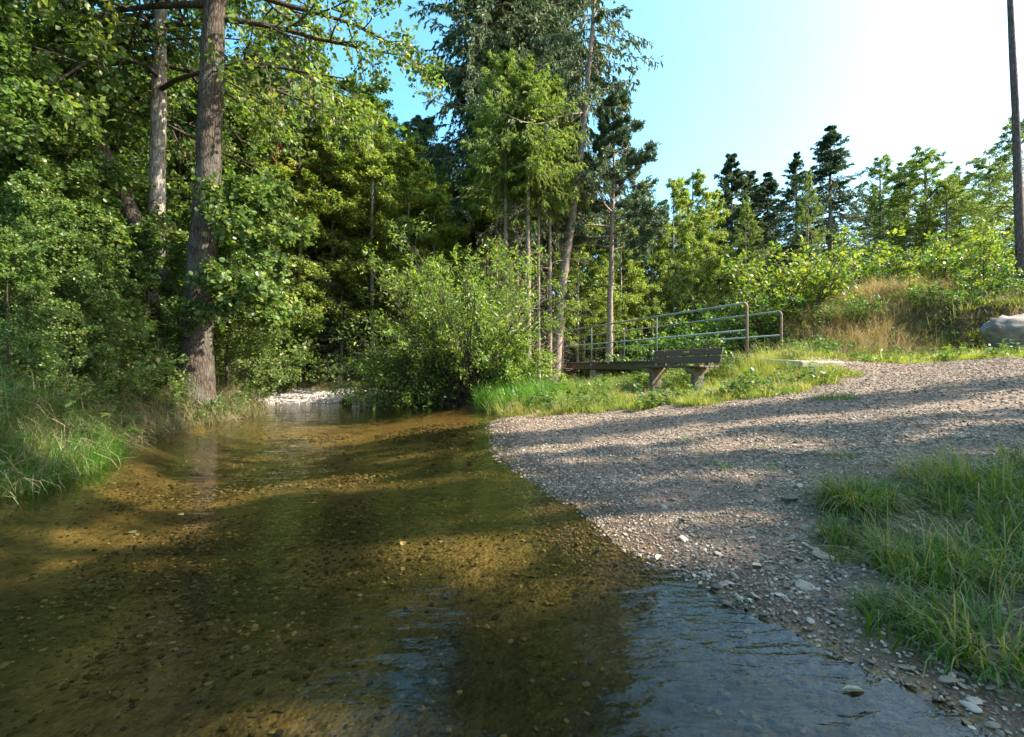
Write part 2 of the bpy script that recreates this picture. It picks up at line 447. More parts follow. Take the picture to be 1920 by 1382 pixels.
def set_ground():
    ny, nx = XX.shape
    V = np.stack([XX, YY, ZZ], -1).reshape(-1, 3)
    i = (np.arange(ny - 1)[:, None] * nx + np.arange(nx - 1)[None]).ravel()
    Q = np.stack([i, i + 1, i + nx + 1, i + nx], -1)
    g = Geo(); g.add(V, Q)
    x, y = V[:, 0].astype(float), V[:, 1].astype(float)
    d = poly_sd(WATER, x, y)
    g1, g2, gh = grass_masks(x, y)
    wL, wF = weights(x, y)
    bankw = np.clip(wL + wF * sst(1.6, 2.5, d), 0, 1) * (d > 0)
    far = sst(15, 19, y) + sst(-7.5, -9, x)
    grass = np.clip(np.maximum.reduce([g1, g2, gh]) * (1 - wL) * (1 - wF) + wF * sst(1.9, 2.6, d), 0, 1) * (d > 0)
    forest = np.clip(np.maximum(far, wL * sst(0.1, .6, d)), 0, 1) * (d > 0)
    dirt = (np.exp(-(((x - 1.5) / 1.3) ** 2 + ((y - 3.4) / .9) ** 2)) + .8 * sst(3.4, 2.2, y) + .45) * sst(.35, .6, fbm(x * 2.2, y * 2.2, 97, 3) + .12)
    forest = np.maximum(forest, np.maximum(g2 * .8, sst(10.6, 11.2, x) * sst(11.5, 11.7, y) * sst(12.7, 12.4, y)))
    m, nt, out = new_mat('ground')
    n = N(nt)
    tc = n('ShaderNodeTexCoord')
    A = lambda k: n('ShaderNodeAttribute', attribute_name=k)
    ob = (tc, 'Object')
    # gravel
    v1 = n('ShaderNodeTexVoronoi', {'Vector': ob, 'Scale': 55.0, 'Randomness': 1.0})
    v2 = n('ShaderNodeTexVoronoi', {'Vector': ob, 'Scale': 24.0})
    nn = n('ShaderNodeTexNoise', {'Vector': ob, 'Scale': 1.6, 'Detail': 6.0, 'Roughness': 0.6})
    sep = n('ShaderNodeSeparateColor', {0: (v1, 'Color')})
    gcol = n.ramp((sep, 0), [(0.0, (0.09, 0.072, 0.058)), (0.35, (0.17, 0.135, 0.105)), (0.7, (0.27, 0.22, 0.17)), (1.0, (0.45, 0.4, 0.33))])
    soil = n.ramp((nn, 'Fac'), [(0.3, (0.10, 0.07, 0.05)), (0.7, (0.2, 0.15, 0.105))])
    edge = n.ramp((v1, 'Distance'), [(0.25, (0, 0, 0)), (0.75, (1, 1, 1))])
    grav = n.mix(edge, gcol, soil)
    dn = n('ShaderNodeTexNoise', {'Vector': ob, 'Scale': 9.0, 'Detail': 8.0})
    rds = n.ramp((dn, 'Fac'), [(0.35, (0.12, 0.075, 0.045)), (0.65, (0.27, 0.175, 0.11))])
    c = n.mix(n.math('MULTIPLY', (A('dirt'), 'Fac'), .7), grav, rds)
    # wet margin
    wetf = A('wet')
    c = n.mix((wetf, 'Fac'), c, n.mix(1.0, c, (0.42, 0.38, 0.34), 'MULTIPLY'))
    # soil under grass
    gn = n('ShaderNodeTexNoise', {'Vector': ob, 'Scale': 14.0, 'Detail': 8.0, 'Roughness': .7})
    gs = n.ramp((gn, 'Fac'), [(0.3, (0.06, 0.07, 0.02)), (0.55, (0.13, 0.14, 0.04)), (0.75, (0.25, 0.2, 0.1))])
    c = n.mix((A('grass'), 'Fac'), c, gs)
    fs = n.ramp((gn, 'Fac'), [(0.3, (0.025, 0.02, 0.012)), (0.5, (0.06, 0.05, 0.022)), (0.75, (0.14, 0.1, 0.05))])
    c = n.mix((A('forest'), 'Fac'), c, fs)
    # stream bed
    b1 = n('ShaderNodeTexNoise', {'Vector': ob, 'Scale': 1.1, 'Detail': 5.0, 'Roughness': .55})
    b2 = n('ShaderNodeTexNoise', {'Vector': ob, 'Scale': 22.0, 'Detail': 6.0, 'Roughness': .7})
    sand = n.ramp((b2, 'Fac'), [(0.3, (0.32, 0.2, 0.085)), (0.6, (0.6, 0.41, 0.18)), (0.8, (0.72, 0.56, 0.32))])
    alg_shade = n.ramp((b2, 'Fac'), [(0.35, (0.035, 0.036, 0.014)), (0.65, (0.15, 0.13, 0.055))])  # dark colour for algal patches and for shade painted on the bed
    am = n.ramp((b1, 'Fac'), [(0.34, (.25, .25, .25)), (0.54, (1, 1, 1))])
    sm = n.math('MULTIPLY', am, (A('algae_shade'), 'Fac'))
    bedc = n.mix(sm, sand, alg_shade)
    c = n.mix((A('bed'), 'Fac'), c, bedc)
    hgt = n.math('ADD', n.math('MULTIPLY', (v1, 'Distance'), -0.6), n.math('MULTIPLY', (v2, 'Distance'), -0.5))
    hgt = n.math('ADD', hgt, n.math('MULTIPLY', (gn, 'Fac'), 0.9))
    bp = n('ShaderNodeBump', {'Strength': 0.8, 'Distance': 0.02, 'Height': hgt})
    rg = n.math('SUBTRACT', 0.92, n.math('MULTIPLY', (wetf, 'Fac'), 0.5))
    bs = n('ShaderNodeBsdfPrincipled', {'Base Color': (c, 2), 'Roughness': rg, 'Specular IOR Level': 0.3, 'Normal': bp})
    nt.links.new(bs.outputs[0], out.inputs[0])
    algae_shade = np.clip(sst(8.6, 7.0, y) * 1.0 + sst(-3.6, -5, x), 0, 1)  # algal tone and painted shade: near and left bed dark, far band sunlit
    bed = sst(0.02, -0.03, V[:, 2]) * (d < .4)
    wet = sst(0.05, 0.015, V[:, 2]) * (d < .6)
    o = g.build('ground', m, smooth=True, attrs=dict(grass=grass, forest=forest, dirt=np.clip(dirt, 0, 1), bed=bed, wet=wet, algae_shade=algae_shade))
    tag(o, kind='structure')
    return o
ground = set_ground()

def set_water():
    m, nt, out = new_mat('stream_water')
    n = N(nt)
    tc = n('ShaderNodeTexCoord')
    mp = n('ShaderNodeMapping', {'Vector': (tc, 'Object'), 'Scale': (1.0, 2.6, 1.0), 'Rotation': (0, 0, math.radians(-14))})
    n1 = n('ShaderNodeTexNoise', {'Vector': mp, 'Scale': 9.0, 'Detail': 3.0, 'Roughness': .5, 'Distortion': .4})
    n2 = n('ShaderNodeTexNoise', {'Vector': mp, 'Scale': 2.2, 'Detail': 2.0})
    n3 = n('ShaderNodeTexNoise', {'Vector': (tc, 'Object'), 'Scale': 0.7, 'Detail': 2.0})
    amp = n.ramp((n3, 'Fac'), [(0.35, (.25, .25, .25)), (0.65, (1, 1, 1))])
    h = n.math('ADD', n.math('MULTIPLY', n.math('MULTIPLY', (n1, 'Fac'), amp), 0.30), n.math('MULTIPLY', (n2, 'Fac'), 0.5))
    bp = n('ShaderNodeBump', {'Strength': 0.55, 'Distance': 0.035, 'Height': h})
    fr = n('ShaderNodeFresnel', {'IOR': 1.33, 'Normal': bp})
    tr = n('ShaderNodeBsdfTransparent', {'Color': (0.62, 0.60, 0.46, 1)})
    gl = n('ShaderNodeBsdfGlossy', {'Color': (1, 1, 1, 1), 'Roughness': 0.03, 'Normal': bp})
    mx = n('ShaderNodeMixShader', {0: fr, 1: tr, 2: gl})
    nt.links.new(mx.outputs[0], out.inputs[0])
    g = Geo()
    xs = np.linspace(-14, 40, 28); ys = np.linspace(-40, 50, 46)
    X, Y = np.meshgrid(xs, ys)
    V = np.stack([X, Y, X * 0], -1).reshape(-1, 3)
    nx = len(xs)
    i = (np.arange(len(ys) - 1)[:, None] * nx + np.arange(nx - 1)[None]).ravel()
    g.add(V, np.stack([i, i + 1, i + nx + 1, i + nx], -1))
    o = g.build('water', m, smooth=True)
    tag(o, kind='structure')
set_water()

# ------------------------------------------------------------------ scattering with instances (stuff only)
def scatter(name, sources, mat, pts, rots, scl, label, cat, group=None, parent=None):
    """one object of uncountable pieces: points carrying rotation / scale / shape index"""
    srcs = bpy.data.collections.new(name + '_shapes')
    for i, g in enumerate(sources):
        ob = g.build('%s_shape_%02d' % (name, i), mat, link=False)
        srcs.objects.link(ob)
    me = bpy.data.meshes.new(name)
    me.vertices.add(len(pts))
    me.vertices.foreach_set('co', np.asarray(pts, np.float32).ravel())
    a = me.attributes.new('rot', 'FLOAT_VECTOR', 'POINT'); a.data.foreach_set('vector', np.asarray(rots, np.float32).ravel())
    a = me.attributes.new('scl', 'FLOAT_VECTOR', 'POINT'); a.data.foreach_set('vector', np.asarray(scl, np.float32).ravel())
    rng = np.random.default_rng(len(pts))
    a = me.attributes.new('idx', 'INT', 'POINT'); a.data.foreach_set('value', rng.integers(0, len(sources), len(pts)).astype(np.int32))
    me.materials.append(mat)
    o = bpy.data.objects.new(name, me)
    COL.objects.link(o)
    ng = bpy.data.node_groups.new(name + '_scatter', 'GeometryNodeTree')
    ng.interface.new_socket('Geometry', in_out='INPUT', socket_type='NodeSocketGeometry')
    ng.interface.new_socket('Geometry', in_out='OUTPUT', socket_type='NodeSocketGeometry')
    gi = ng.nodes.new('NodeGroupInput'); go = ng.nodes.new('NodeGroupOutput')
    ci = ng.nodes.new('GeometryNodeCollectionInfo')
    ci.inputs['Collection'].default_value = srcs
    ci.inputs['Separate Children'].default_value = True
    ci.inputs['Reset Children'].default_value = True
    ip = ng.nodes.new('GeometryNodeInstanceOnPoints')
    ip.inputs['Pick Instance'].default_value = True
    def attr(nm, dt):
        t = ng.nodes.new('GeometryNodeInputNamedAttribute'); t.data_type = dt
        t.inputs['Name'].default_value = nm
        return t
    L = ng.links.new
    L(gi.outputs[0], ip.inputs['Points'])
    L(ci.outputs[0], ip.inputs['Instance'])
    L(attr('idx', 'INT').outputs[0], ip.inputs['Instance Index'])
    ro = attr('rot', 'FLOAT_VECTOR')
    e2r = ng.nodes.new('FunctionNodeEulerToRotation')
    L(ro.outputs[0], e2r.inputs[0]); L(e2r.outputs[0], ip.inputs['Rotation'])
    L(attr('scl', 'FLOAT_VECTOR').outputs[0], ip.inputs['Scale'])
    L(ip.outputs[0], go.inputs[0])
    md = o.modifiers.new('scatter', 'NODES'); md.node_group = ng
    if parent: o.parent = parent
    tag(o, label, cat, group, 'stuff')
    return o

def blades(geo, n, rng, h=(0.05, 0.12), w=0.004, lean=0.5, spread=0.04, seg=3, curl=0.6, tint=None, seedhead=0.0):
    """grass blades rising from around the origin: tapered bent strips"""
    r = spread * np.sqrt(rng.random(n)); a = rng.random(n) * 2 * np.pi
    base = np.stack([r * np.cos(a), r * np.sin(a), np.full(n, -0.01)], -1)
    az = a + rng.normal(0, 0.9, n)
    L = rng.uniform(h[0], h[1], n)
    ln = np.abs(rng.normal(0, lean, n)); ln = np.clip(ln, 0.02, 1.3)
    cu = rng.uniform(0.2, 1.0, n) * curl
    pts = [base]; th = ln.copy()
    d0 = np.stack([np.cos(az), np.sin(az)], -1)
    for s in range(seg):
        st = L / seg
        p = pts[-1] + np.stack([np.sin(th) * d0[:, 0] * st, np.sin(th) * d0[:, 1] * st, np.cos(th) * st], -1)
        pts.append(p); th = th + cu * (1.2 if s else .6)
    P = np.stack(pts, 1)
    side = np.stack([-np.sin(az + rng.normal(0, .5, n)), np.cos(az), np.zeros(n)], -1)
    ww = w * rng.uniform(.6, 1.3, n)[:, None] * np.array([1.0, 0.95, 0.7, 0.08] if seg == 3 else np.linspace(1, .08, seg + 1))[None]
    A = P + side[:, None] * ww[..., None] / 2; B = P - side[:, None] * ww[..., None] / 2
    V = np.stack([A, B], 2).reshape(-1, 3)
    k = 2 * (seg + 1)
    q = np.array([[2 * s, 2 * s + 1, 2 * s + 3, 2 * s + 2] for s in range(seg)])
    Q = (q[None] + (np.arange(n) * k)[:, None, None]).reshape(-1, 4)
    t = rng.random(n) if tint is None else np.clip(rng.normal(tint, .15, n), 0, 1)
    geo.add(V, Q, np.repeat(t, k))

def stone_geo(rng, sub=1):
    """irregular rounded stone, flattened"""
    import bmesh
    bm = bmesh.new()
    bmesh.ops.create_icosphere(bm, subdivisions=sub, radius=1.0)
    V = np.array([v.co for v in bm.verts]); Fc = np.array([[v.index for v in f.verts] for f in bm.faces])
    bm.free()
    ax = rng.normal(size=(6, 3)); ax = norm(ax)
    V = V.copy()
    for a in ax:                      # cut facets
        d = V @ a; lim = rng.uniform(.55, .85)
        V -= np.where(d > lim, d - lim, 0)[:, None] * a * 0.8
    V *= 1 + rng.normal(0, .05, (len(V), 1))
    V *= np.array([1, rng.uniform(.6, .95), rng.uniform(.35, .6)])
    return V, Fc

def scatter_pts(rng, n, x0, x1, y0, y1, dens):
    x = rng.uniform(x0, x1, n); y = rng.uniform(y0, y1, n)
    k = rng.random(n) < dens(x, y)
    x, y = x[k], y[k]
    return x, y, terrain(x, y)

def in_view(x, y, margin=0.6):
    return (np.abs(x) < 1.09 * y + margin)

# stones -----------------------------------------------------------
def stone_mat(name, stops, instance=True, rough=0.7):
    m, nt, out = new_mat(name)
    n = N(nt)
    oi = n('ShaderNodeObjectInfo'); tc = n('ShaderNodeTexCoord')
    nz = n('ShaderNodeTexNoise', {'Vector': (tc, 'Object'), 'Scale': 3.0, 'Detail': 5.0})
    f = n.math('ADD', (oi, 'Random'), n.math('MULTIPLY', n.math('SUBTRACT', (nz, 'Fac'), 0.5), 0.4))
    rp = n.ramp(f, stops)
    bs = n('ShaderNodeBsdfPrincipled', {'Base Color': rp, 'Roughness': rough, 'Specular IOR Level': .35})
    nt.links.new(bs.outputs[0], out.inputs[0])
    return m
M['gravel_stone'] = stone_mat('gravel_stone', [(0.0, (0.08, 0.07, 0.06)), (0.3, (0.16, 0.12, 0.085)), (0.6, (0.235, 0.175, 0.12)), (0.88, (0.34, 0.265, 0.19)), (1.0, (0.5, 0.43, 0.33))])
M['bed_stone'] = stone_mat('bed_stone', [(0.0, (0.035, 0.035, 0.02)), (0.3, (0.12, 0.09, 0.045)), (0.7, (0.26, 0.18, 0.08)), (1.0, (0.55, 0.42, 0.22))])

rng = np.random.default_rng(11)
shapes = []
for i in range(10):
    g = Geo(); V, Fc = stone_geo(rng, 1); g.add(V, Fc); shapes.append(g)
def small_shapes():
    out = []
    for i in range(6):
        g = Geo(); V, Fc = stone_geo(rng, 1); g.add(V, Fc); out.append(g)
    return out

def gravel_density(x, y):
    d = poly_sd(WATER, x, y)
    g1, g2, gh = grass_masks(x, y)
    wL, wF = weights(x, y)
    side = (1 - wL) * (1 - wF)
    gr = 1 - np.clip(np.maximum.reduce([g1, g2, gh]), 0, 1) * .93
    beach = wF * sst(2.4, 1.6, d) * (x < -2.5) * (y < 15.5)
    patch = np.where(y < 6, .5 + .5 * sst(.36, .56, fbm(x * 2.6, y * 2.6, 101, 3)), 1)
    return np.where((d > -.25) & in_view(x, y), np.clip(side * gr * patch + beach, 0, 1), 0)

def pts_to(rng, x, y, z, smin, smax, power=2.0, sink=0.25):
    n = len(x)
    s = smin + (smax - smin) * rng.random(n) ** power
    P = np.stack([x, y, z + s * sink], -1)
    R = np.stack([rng.normal(0, .25, n), rng.normal(0, .25, n), rng.random(n) * 6.28], -1)
    S = np.stack([s, s * rng.uniform(.75, 1.2, n), s * rng.uniform(.7, 1.2, n)], -1)
    return P, R, S

x, y, z = scatter_pts(rng, 110000, 0, 4.2, 0.9, 5, lambda a, b: gravel_density(a, b))
P1 = pts_to(rng, x, y, z, .0035, .013, 2.2)
x, y, z = scatter_pts(rng, 60000, -.6, 11, 3.5, 11, lambda a, b: gravel_density(a, b))
P2 = pts_to(rng, x, y, z, .008, .022, 1.8)
x, y, z = scatter_pts(rng, 22000, -8.5, -2.3, 12.0, 15.5, lambda a, b: gravel_density(a, b))
P3 = pts_to(rng, x, y, z, .015, .045, 1.6)
M['pale_stone'] = stone_mat('pale_stone', [(0.0, (0.28, 0.25, 0.21)), (0.5, (0.45, 0.41, 0.36)), (1.0, (0.7, 0.66, 0.6))])
scatter('beach_gravel', small_shapes(), M['pale_stone'], *P3, 'pale gravel spit on the far side of the stream', 'gravel')
Pp, Rr, Ss = [np.concatenate(k) for k in zip(P1, P2)]
gravel = scatter('gravel', shapes, M['gravel_stone'], Pp, Rr, Ss, 'loose brown and grey gravel covering the slope beside the water', 'gravel')

def bed_density(x, y):
    d = poly_sd(WATER, x, y)
    return np.where((d < -.03) & in_view(x, y), .22 + .78 * sst(.45, .6, fbm(x * 1.4, y * 1.4, 88, 4)) , 0)
x, y, z = scatter_pts(rng, 40000, -4, 1.5, 1.0, 5, bed_density)
P1 = pts_to(rng, x, y, z, .004, .02, 3.2)
x, y, z = scatter_pts(rng, 9000, -5.5, 0, 4.5, 9, bed_density)
P2 = pts_to(rng, x, y, z, .012, .035, 2.0)
Pp, Rr, Ss = [np.concatenate(k) for k in zip(P1, P2)]
scatter('bed_pebbles', small_shapes(), M['bed_stone'], Pp, Rr, Ss, 'dark and ochre pebbles on the bed of the clear stream', 'pebbles')

# 300 stones that can be picked out, parts of the ground
stone_meshes = []
M['cobble'] = stone_mat('cobble', [(0.0, (0.07, 0.055, 0.045)), (0.4, (0.15, 0.115, 0.085)), (0.75, (0.25, 0.195, 0.14)), (1.0, (0.42, 0.36, 0.28))], rough=.6)
for i in range(12):
    g = Geo(); V, Fc = stone_geo(rng, 2)
    V = V * (1 + .14 * rng.normal(0, 1, (len(V), 1)) * .5) * np.array([1, 1, rng.uniform(.6, 1.3)])
    V[:, 0] += .35 * V[:, 1] ** 2 * rng.normal(); V[:, 2] += .15 * V[:, 0] * rng.normal()
    g.add(V, Fc)
    o = g.build('stone', M['cobble'], smooth=(i % 3 == 0), link=False)
    stone_meshes.append(o.data)
    bpy.data.objects.remove(o)
big = [(1480, 938, .085), (1385, 1013, .03), (1545, 1047, .07), (1500, 1055, .04), (1440, 1068, .035), (1510, 1100, .05), (1552, 1128, .04), (1240, 1050, .02),
       (1325, 905, .03), (1170, 908, .035), (1262, 940, .03), (1205, 897, .04), (1450, 915, .05), (1500, 912, .045), (1700, 1260, .03), (1775, 1280, .035), (1850, 1052, .05),
       (1620, 975, .06), (1590, 1110, .03), (1340, 1105, .03)]
cnt = 0
def put_stone(x, y, s):
    global cnt
    o = bpy.data.objects.new('stone', stone_meshes[rng.integers(0, 12)])
    COL.objects.link(o)
    o.parent = ground
    o.location = (x, y, gz(x, y) + s * .18)
    o.rotation_euler = (rng.normal(0, .15), rng.normal(0, .15), rng.random() * 6.28)
    o.scale = (s, s * rng.uniform(.6, 1), s * rng.uniform(.5, .9))
    cnt += 1
for px, py, s in big:
    x, y = unproj(px, py); put_stone(x, y, s * .8)
while cnt < 290:
    px, py = rng.uniform(1000, 1900), rng.uniform(850, 1370)
    x, y = unproj(px, py)
    if gravel_density(np.array([x]), np.array([y]))[0] > .25 and poly_sd(WATER, np.array([x]), np.array([y]))[0] > -.05:
        put_stone(x, y, (.007 + .016 * rng.random() ** 2.2) * (1 + .14 * y))

# ------------------------------------------------------------------ grass (stuff)
def shapes_of(k, fn):
    out = []
    for i in range(k):
        g = Geo(); fn(g, np.random.default_rng(500 + i)); out.append(g)
    return out

def place_grass(name, shp, mat, x, y, z, s0, s1, label, cat='grass', flat=1.0, tilt=.12):
    n = len(x)
    s = rng.uniform(s0, s1, n)
    P = np.stack([x, y, z], -1)
    R = np.stack([rng.normal(0, tilt, n), rng.normal(0, tilt, n), rng.random(n) * 6.28], -1)
    S = np.stack([s, s, s * flat * rng.uniform(.7, 1.2, n)], -1)
    return scatter(name, shp, mat, P, R, S, label, cat)

lawn = shapes_of(5, lambda g, r: blades(g, 34, r, (.05, .15), .006, .6, .09, 3))
def wpatch(x, y, sd, k=1.6): return sst(.4, .62, fbm(x * k, y * k, sd, 3))
def lawn_d(x, y):
    g1, g2, gh = grass_masks(x, y)
    d = poly_sd(WATER, x, y)
    bench = (.12 + .88 * sst(.6, .9, np.hypot((x - 3.0) / 1.0, (y - 9.3) / .9)))
    near = sst(12.2, 11.4, y)
    return np.where((d > .12) & in_view(x, y), np.clip(g1 * bench + gh * near, 0, 1) * (.45 + .55 * wpatch(x, y, 111, 2.2)), 0)
x, y, z = scatter_pts(rng, 26000, -.8, 12.5, 5.5, 12.5, lawn_d)
place_grass('grass', lawn, M['lawn_blade'], x, y, z, .7, 1.5, 'sunlit yellow green grass growing around the bench and along the path edge')

sx_, sy_, sz_ = scatter_pts(rng, 7000, -.6, 7, 7.5, 12.2, lambda x, y: lawn_d(x, y) * wpatch(x, y, 121))
place_grass('dry_grass_patches', shapes_of(4, lambda g, r: blades(g, 22, r, (.08, .3), .006, .8, .09, 3, curl=.9)), M['straw_blade'], sx_, sy_, sz_, .6, 1.2, 'dry straw stems mixed into the grass around the bench')
def weed(g, r):
    for q in range(5):
        h = r.uniform(.05, .3); a = r.random() * 6.28; c = np.array([.08 * r.normal(), .08 * r.normal(), 0])
        tp = c + np.array([.1 * math.cos(a), .1 * math.sin(a), h])
        tubes(g, np.stack([c, (c + tp) / 2 + [0, 0, .02], tp])[None], np.array([[.002, .002, .001]]), 3)
        n_ = 9; t_ = r.uniform(.3, 1, n_)[:, None]
        D = norm(r.normal(0, 1, (n_, 3)) * [1, 1, .35])
        stamp(g, RHW, [np.array([[0, 1, 2, 3]])], c + (tp - c) * t_, D, norm(r.normal(0, .3, (n_, 3)) + [0, 0, 1]), r.uniform(.03, .08, n_), r.random(n_))
RHW = np.array([[0, 0, 0], [.45, .32, .03], [1, 0, -.04], [.45, -.32, .03]])
WEEDS = []
tall = shapes_of(5, lambda g, r: blades(g, 26, r, (.25, .6), .007, .35, .1, 4, curl=.5))
def weedy_d(x, y):
    g1, g2, gh = grass_masks(x, y)
    a = g1 * np.clip(np.exp(-((x - 4.7) ** 2 + (y - 9.1) ** 2) / .5) + np.exp(-((x - 1.9) ** 2 + (y - 10.8) ** 2) / 1.8) * .9 + sst(10.3, 11, y), 0, 1)
    return np.where(in_view(x, y), a, 0)
def bench_clear(x, y): return sst(.75, 1.0, np.hypot((x - 2.95) / 1.25, (y - 9.1) / 1.5))
x, y, z = scatter_pts(rng, 6500, -.5, 7, 8.0, 14, lambda x, y: np.clip(weedy_d(x, y) + .22 * grass_masks(x, y)[0] * wpatch(x, y, 131), 0, 1) * bench_clear(x, y))
place_grass('tall_grass', tall, M['lawn_blade'], x, y, z, .5, .95, 'knee high yellow green grass around the bridge end and bench')

def reed_d(x, y):
    return np.where((poly_sd(WATER, x, y) > -.05), np.exp(-(((x - .25) / .75) ** 2 + ((y - 10.6) / .8) ** 2)) * 1.3, 0)
fresh = shapes_of(4, lambda g, r: blades(g, 26, r, (.35, .75), .011, .3, .12, 4, curl=.45))
x, y, z = scatter_pts(rng, 1500, -1.2, 2.4, 9.4, 12.5, reed_d)
place_grass('reed_grass', fresh, M['fresh_blade'], x, y, z, .6, 1.05, 'lush green reed grass on the point of the far bank below the bridge')

def straw_d(x, y):
    _, _, gh = grass_masks(x, y)
    h = sst(11.2, 12.3, y - 0.10 * (x - 8)) * sst(5.5, 7.5, x) * sst(22, 19, y)
    pit = sst(.5, .95, np.hypot((x - 12.0) / 1.5, (y - 12.2) / 1.0))
    return np.where(in_view(x, y, 2), h * pit * (.35 + .65 * sst(.4, .6, fbm(x * .8, y * .8, 91, 3))), 0)
straw = shapes_of(5, lambda g, r: blades(g, 30, r, (.3, .8), .008, .65, .14, 4, curl=.55))
x, y, z = scatter_pts(rng, 7500, 5, 20, 11, 22, straw_d)
place_grass('dry_grass', straw, M['straw_blade'], x, y, z, .7, 1.15, 'straw coloured dry grass leaning over the hillside')

hx, hy, hz = scatter_pts(rng, 5200, 5, 20, 10.8, 22, lambda x, y: straw_d(x, y) * (1.1 - straw_d(x, y)) + .7 * sst(11.2, 12, y) * sst(5.5, 7, x) * in_view(x, y, 2))
fx_, fy_, fz_ = scatter_pts(rng, 5000, 5.5, 14, 9.8, 12.6, lambda x, y: grass_masks(x, y)[2] * in_view(x, y, .5) * sst(12.4, 11.4, y) * (.3 + .7 * sst(.4, .6, fbm(x * 2, y * 2, 93, 3))))
def bank_d(x, y):
    d = poly_sd(WATER, x, y); wL, wF = weights(x, y)
    return np.where((d > -.02) & (wL > .5) & in_view(x, y, 1.5), sst(3.5, .4, d) * .9 + .1, 0)
bank = shapes_of(6, lambda g, r: blades(g, 26, r, (.3, .8), .013, .8, .12, 4, curl=1.0))
place_grass('path_edge_grass', lawn, M['lawn_blade'], fx_, fy_, fz_, 1.1, 2.6, 'tufted bright grass strip between the gravel and the foot of the hill')
place_grass('hill_grass', bank, M['bank_blade'], hx, hy, hz, .6, 1.1, 'green and brown long grass mixed into the straw on the hillside')
x, y, z = scatter_pts(rng, 6500, -10, -3.4, 3.0, 11.5, bank_d)
place_grass('bank_grass', bank, M['bank_blade'], x, y, z, .4, .85, 'long arching grass with dead stems hanging over the left bank')

def fresh_d(x, y):
    d = poly_sd(WATER, x, y)
    return np.where((d > -.12) & (y < 5.4) & in_view(x, y, 1), sst(.9, .4, d) , 0)
x, y, z = scatter_pts(rng, 1500, -6, -3.3, 3.0, 5.5, fresh_d)
place_grass('bank_reeds', fresh, M['fresh_blade'], x, y, z - .05, .36, .66, 'bright green water grass at the edge of the left bank')

def far_d(x, y):
    d = poly_sd(WATER, x, y); wL, wF = weights(x, y)
    return np.where((wF > .5) & (d > .2) & (y < 21), np.where(x < -3.2, sst(1.7, 2.6, d), sst(.3, .8, d)), 0)
x, y, z = scatter_pts(rng, 6500, -13, .5, 12.5, 21, far_d)
place_grass('far_grass', lawn, M['bank_blade'], x, y, z, 1.2, 2.4, 'short dry grass on the low bank behind the gravel beach')

def back_d(x, y):
    d = poly_sd(WATER, x, y)
    return np.where((d > .2) & in_view(x, y, 3), 1, 0)

# ------------------------------------------------------------------ trees
RH = np.array([[0, 0, 0], [.45, .32, .03], [1, 0, -.04], [.45, -.32, .03]])          # rhombic leaf
RHF = [np.array([[0, 1, 2, 3]])]
NA = np.array([[0, 0, 0], [.4, .13, .02], [1, 0, -.06], [.4, -.13, .02]])
SP = np.array([[0, 0, 0], [.4, .17, .02], [1, 0, -.06], [.4, -.17, .02]])           # narrow leaf
RO = np.array([[0, 0, 0], [.3, .40, .05], [.75, .38, .03], [1, 0, -.05], [.75, -.38, .03], [.3, -.40, .05]])
ROF = [np.array([[0, 1, 2, 3], [0, 3, 4, 5]])]
ND = np.array([[0, 0.045, 0], [1, 0.012, 0], [1, -0.012, 0], [0, -0.045, 0]])

def stamp(geo, tmpl, tf, P, D, Nn, S, tint):
    """stamp leaf template: x axis along D, z near Nn"""
    X = norm(D); Yv = norm(np.cross(Nn, X)); Z = np.cross(X, Yv)
    R = np.stack([X, Yv, Z], -1)
    V = np.einsum('nij,kj->nki', R, tmpl) * S[:, None, None] + P[:, None]
    k = len(tmpl)
    faces = [(f[None] + (np.arange(len(P)) * k)[:, None, None]).reshape(-1, f.shape[1]) for f in tf]
    geo.add(V.reshape(-1, 3), faces, np.repeat(tint, k))

def lerp_path(P, t):
    """P (n,m,3), t (n,k) in 0..1 -> points (n,k,3), tangents"""
    n, m, _ = P.shape
    f = np.clip(t, 0, .9999) * (m - 1)
    i = f.astype(int); w = (f - i)[..., None]
    a = np.take_along_axis(P, i[..., None].repeat(3, -1), 1)
    b = np.take_along_axis(P, (i + 1)[..., None].repeat(3, -1), 1)
    return a * (1 - w) + b * w, norm(b - a)

def grow(P, R, k, L, ang, rng, m=4, t0=.25, t1=1.0, grav=0.0, wig=.12, rr=.55, planar=0.0, up=0.0):
    """k children on every path of P"""
    n = len(P)
    t = t0 + (t1 - t0) * (np.arange(k)[None] + rng.random((n, k))) / k
    B, T = lerp_path(P, t)
    rad = np.take_along_axis(R, np.clip((t * (R.shape[1] - 1)).astype(int), 0, R.shape[1] - 1), 1)
    rnd = rng.normal(size=(n, k, 3)); rnd[..., 2] *= (1 - planar)
    perp = norm(rnd - (rnd * T).sum(-1, keepdims=True) * T)
    a = rng.normal(ang, .2, (n, k))[..., None]
    D = norm(np.cos(a) * T + np.sin(a) * perp + np.array([0, 0, up]))
    LL = (np.asarray(L).reshape(-1, 1) if np.ndim(L) else L) * rng.uniform(.6, 1.15, (n, k)) * (1.15 - .55 * t)
    B = B.reshape(-1, 3); D = D.reshape(-1, 3); LL = LL.reshape(-1); rad = rad.reshape(-1)
    pts = [B]
    for s in range(m - 1):
        D = norm(D + rng.normal(0, wig, D.shape) + np.array([0, 0, -grav]))
        pts.append(pts[-1] + D * (LL / (m - 1))[:, None])
    PP = np.stack(pts, 1)
    RR = (rad * rr)[:, None] * np.linspace(1, .25, m)[None]
    return PP, RR

def leaf_dirs(rng, T, spread=1.0, droop=.25):
    D = norm(T + rng.normal(0, spread, T.shape) + np.array([0, 0, -droop]))
    Nn = norm(rng.normal(0, .55, T.shape) + np.array([0, 0, 1.0]))
    return D, Nn

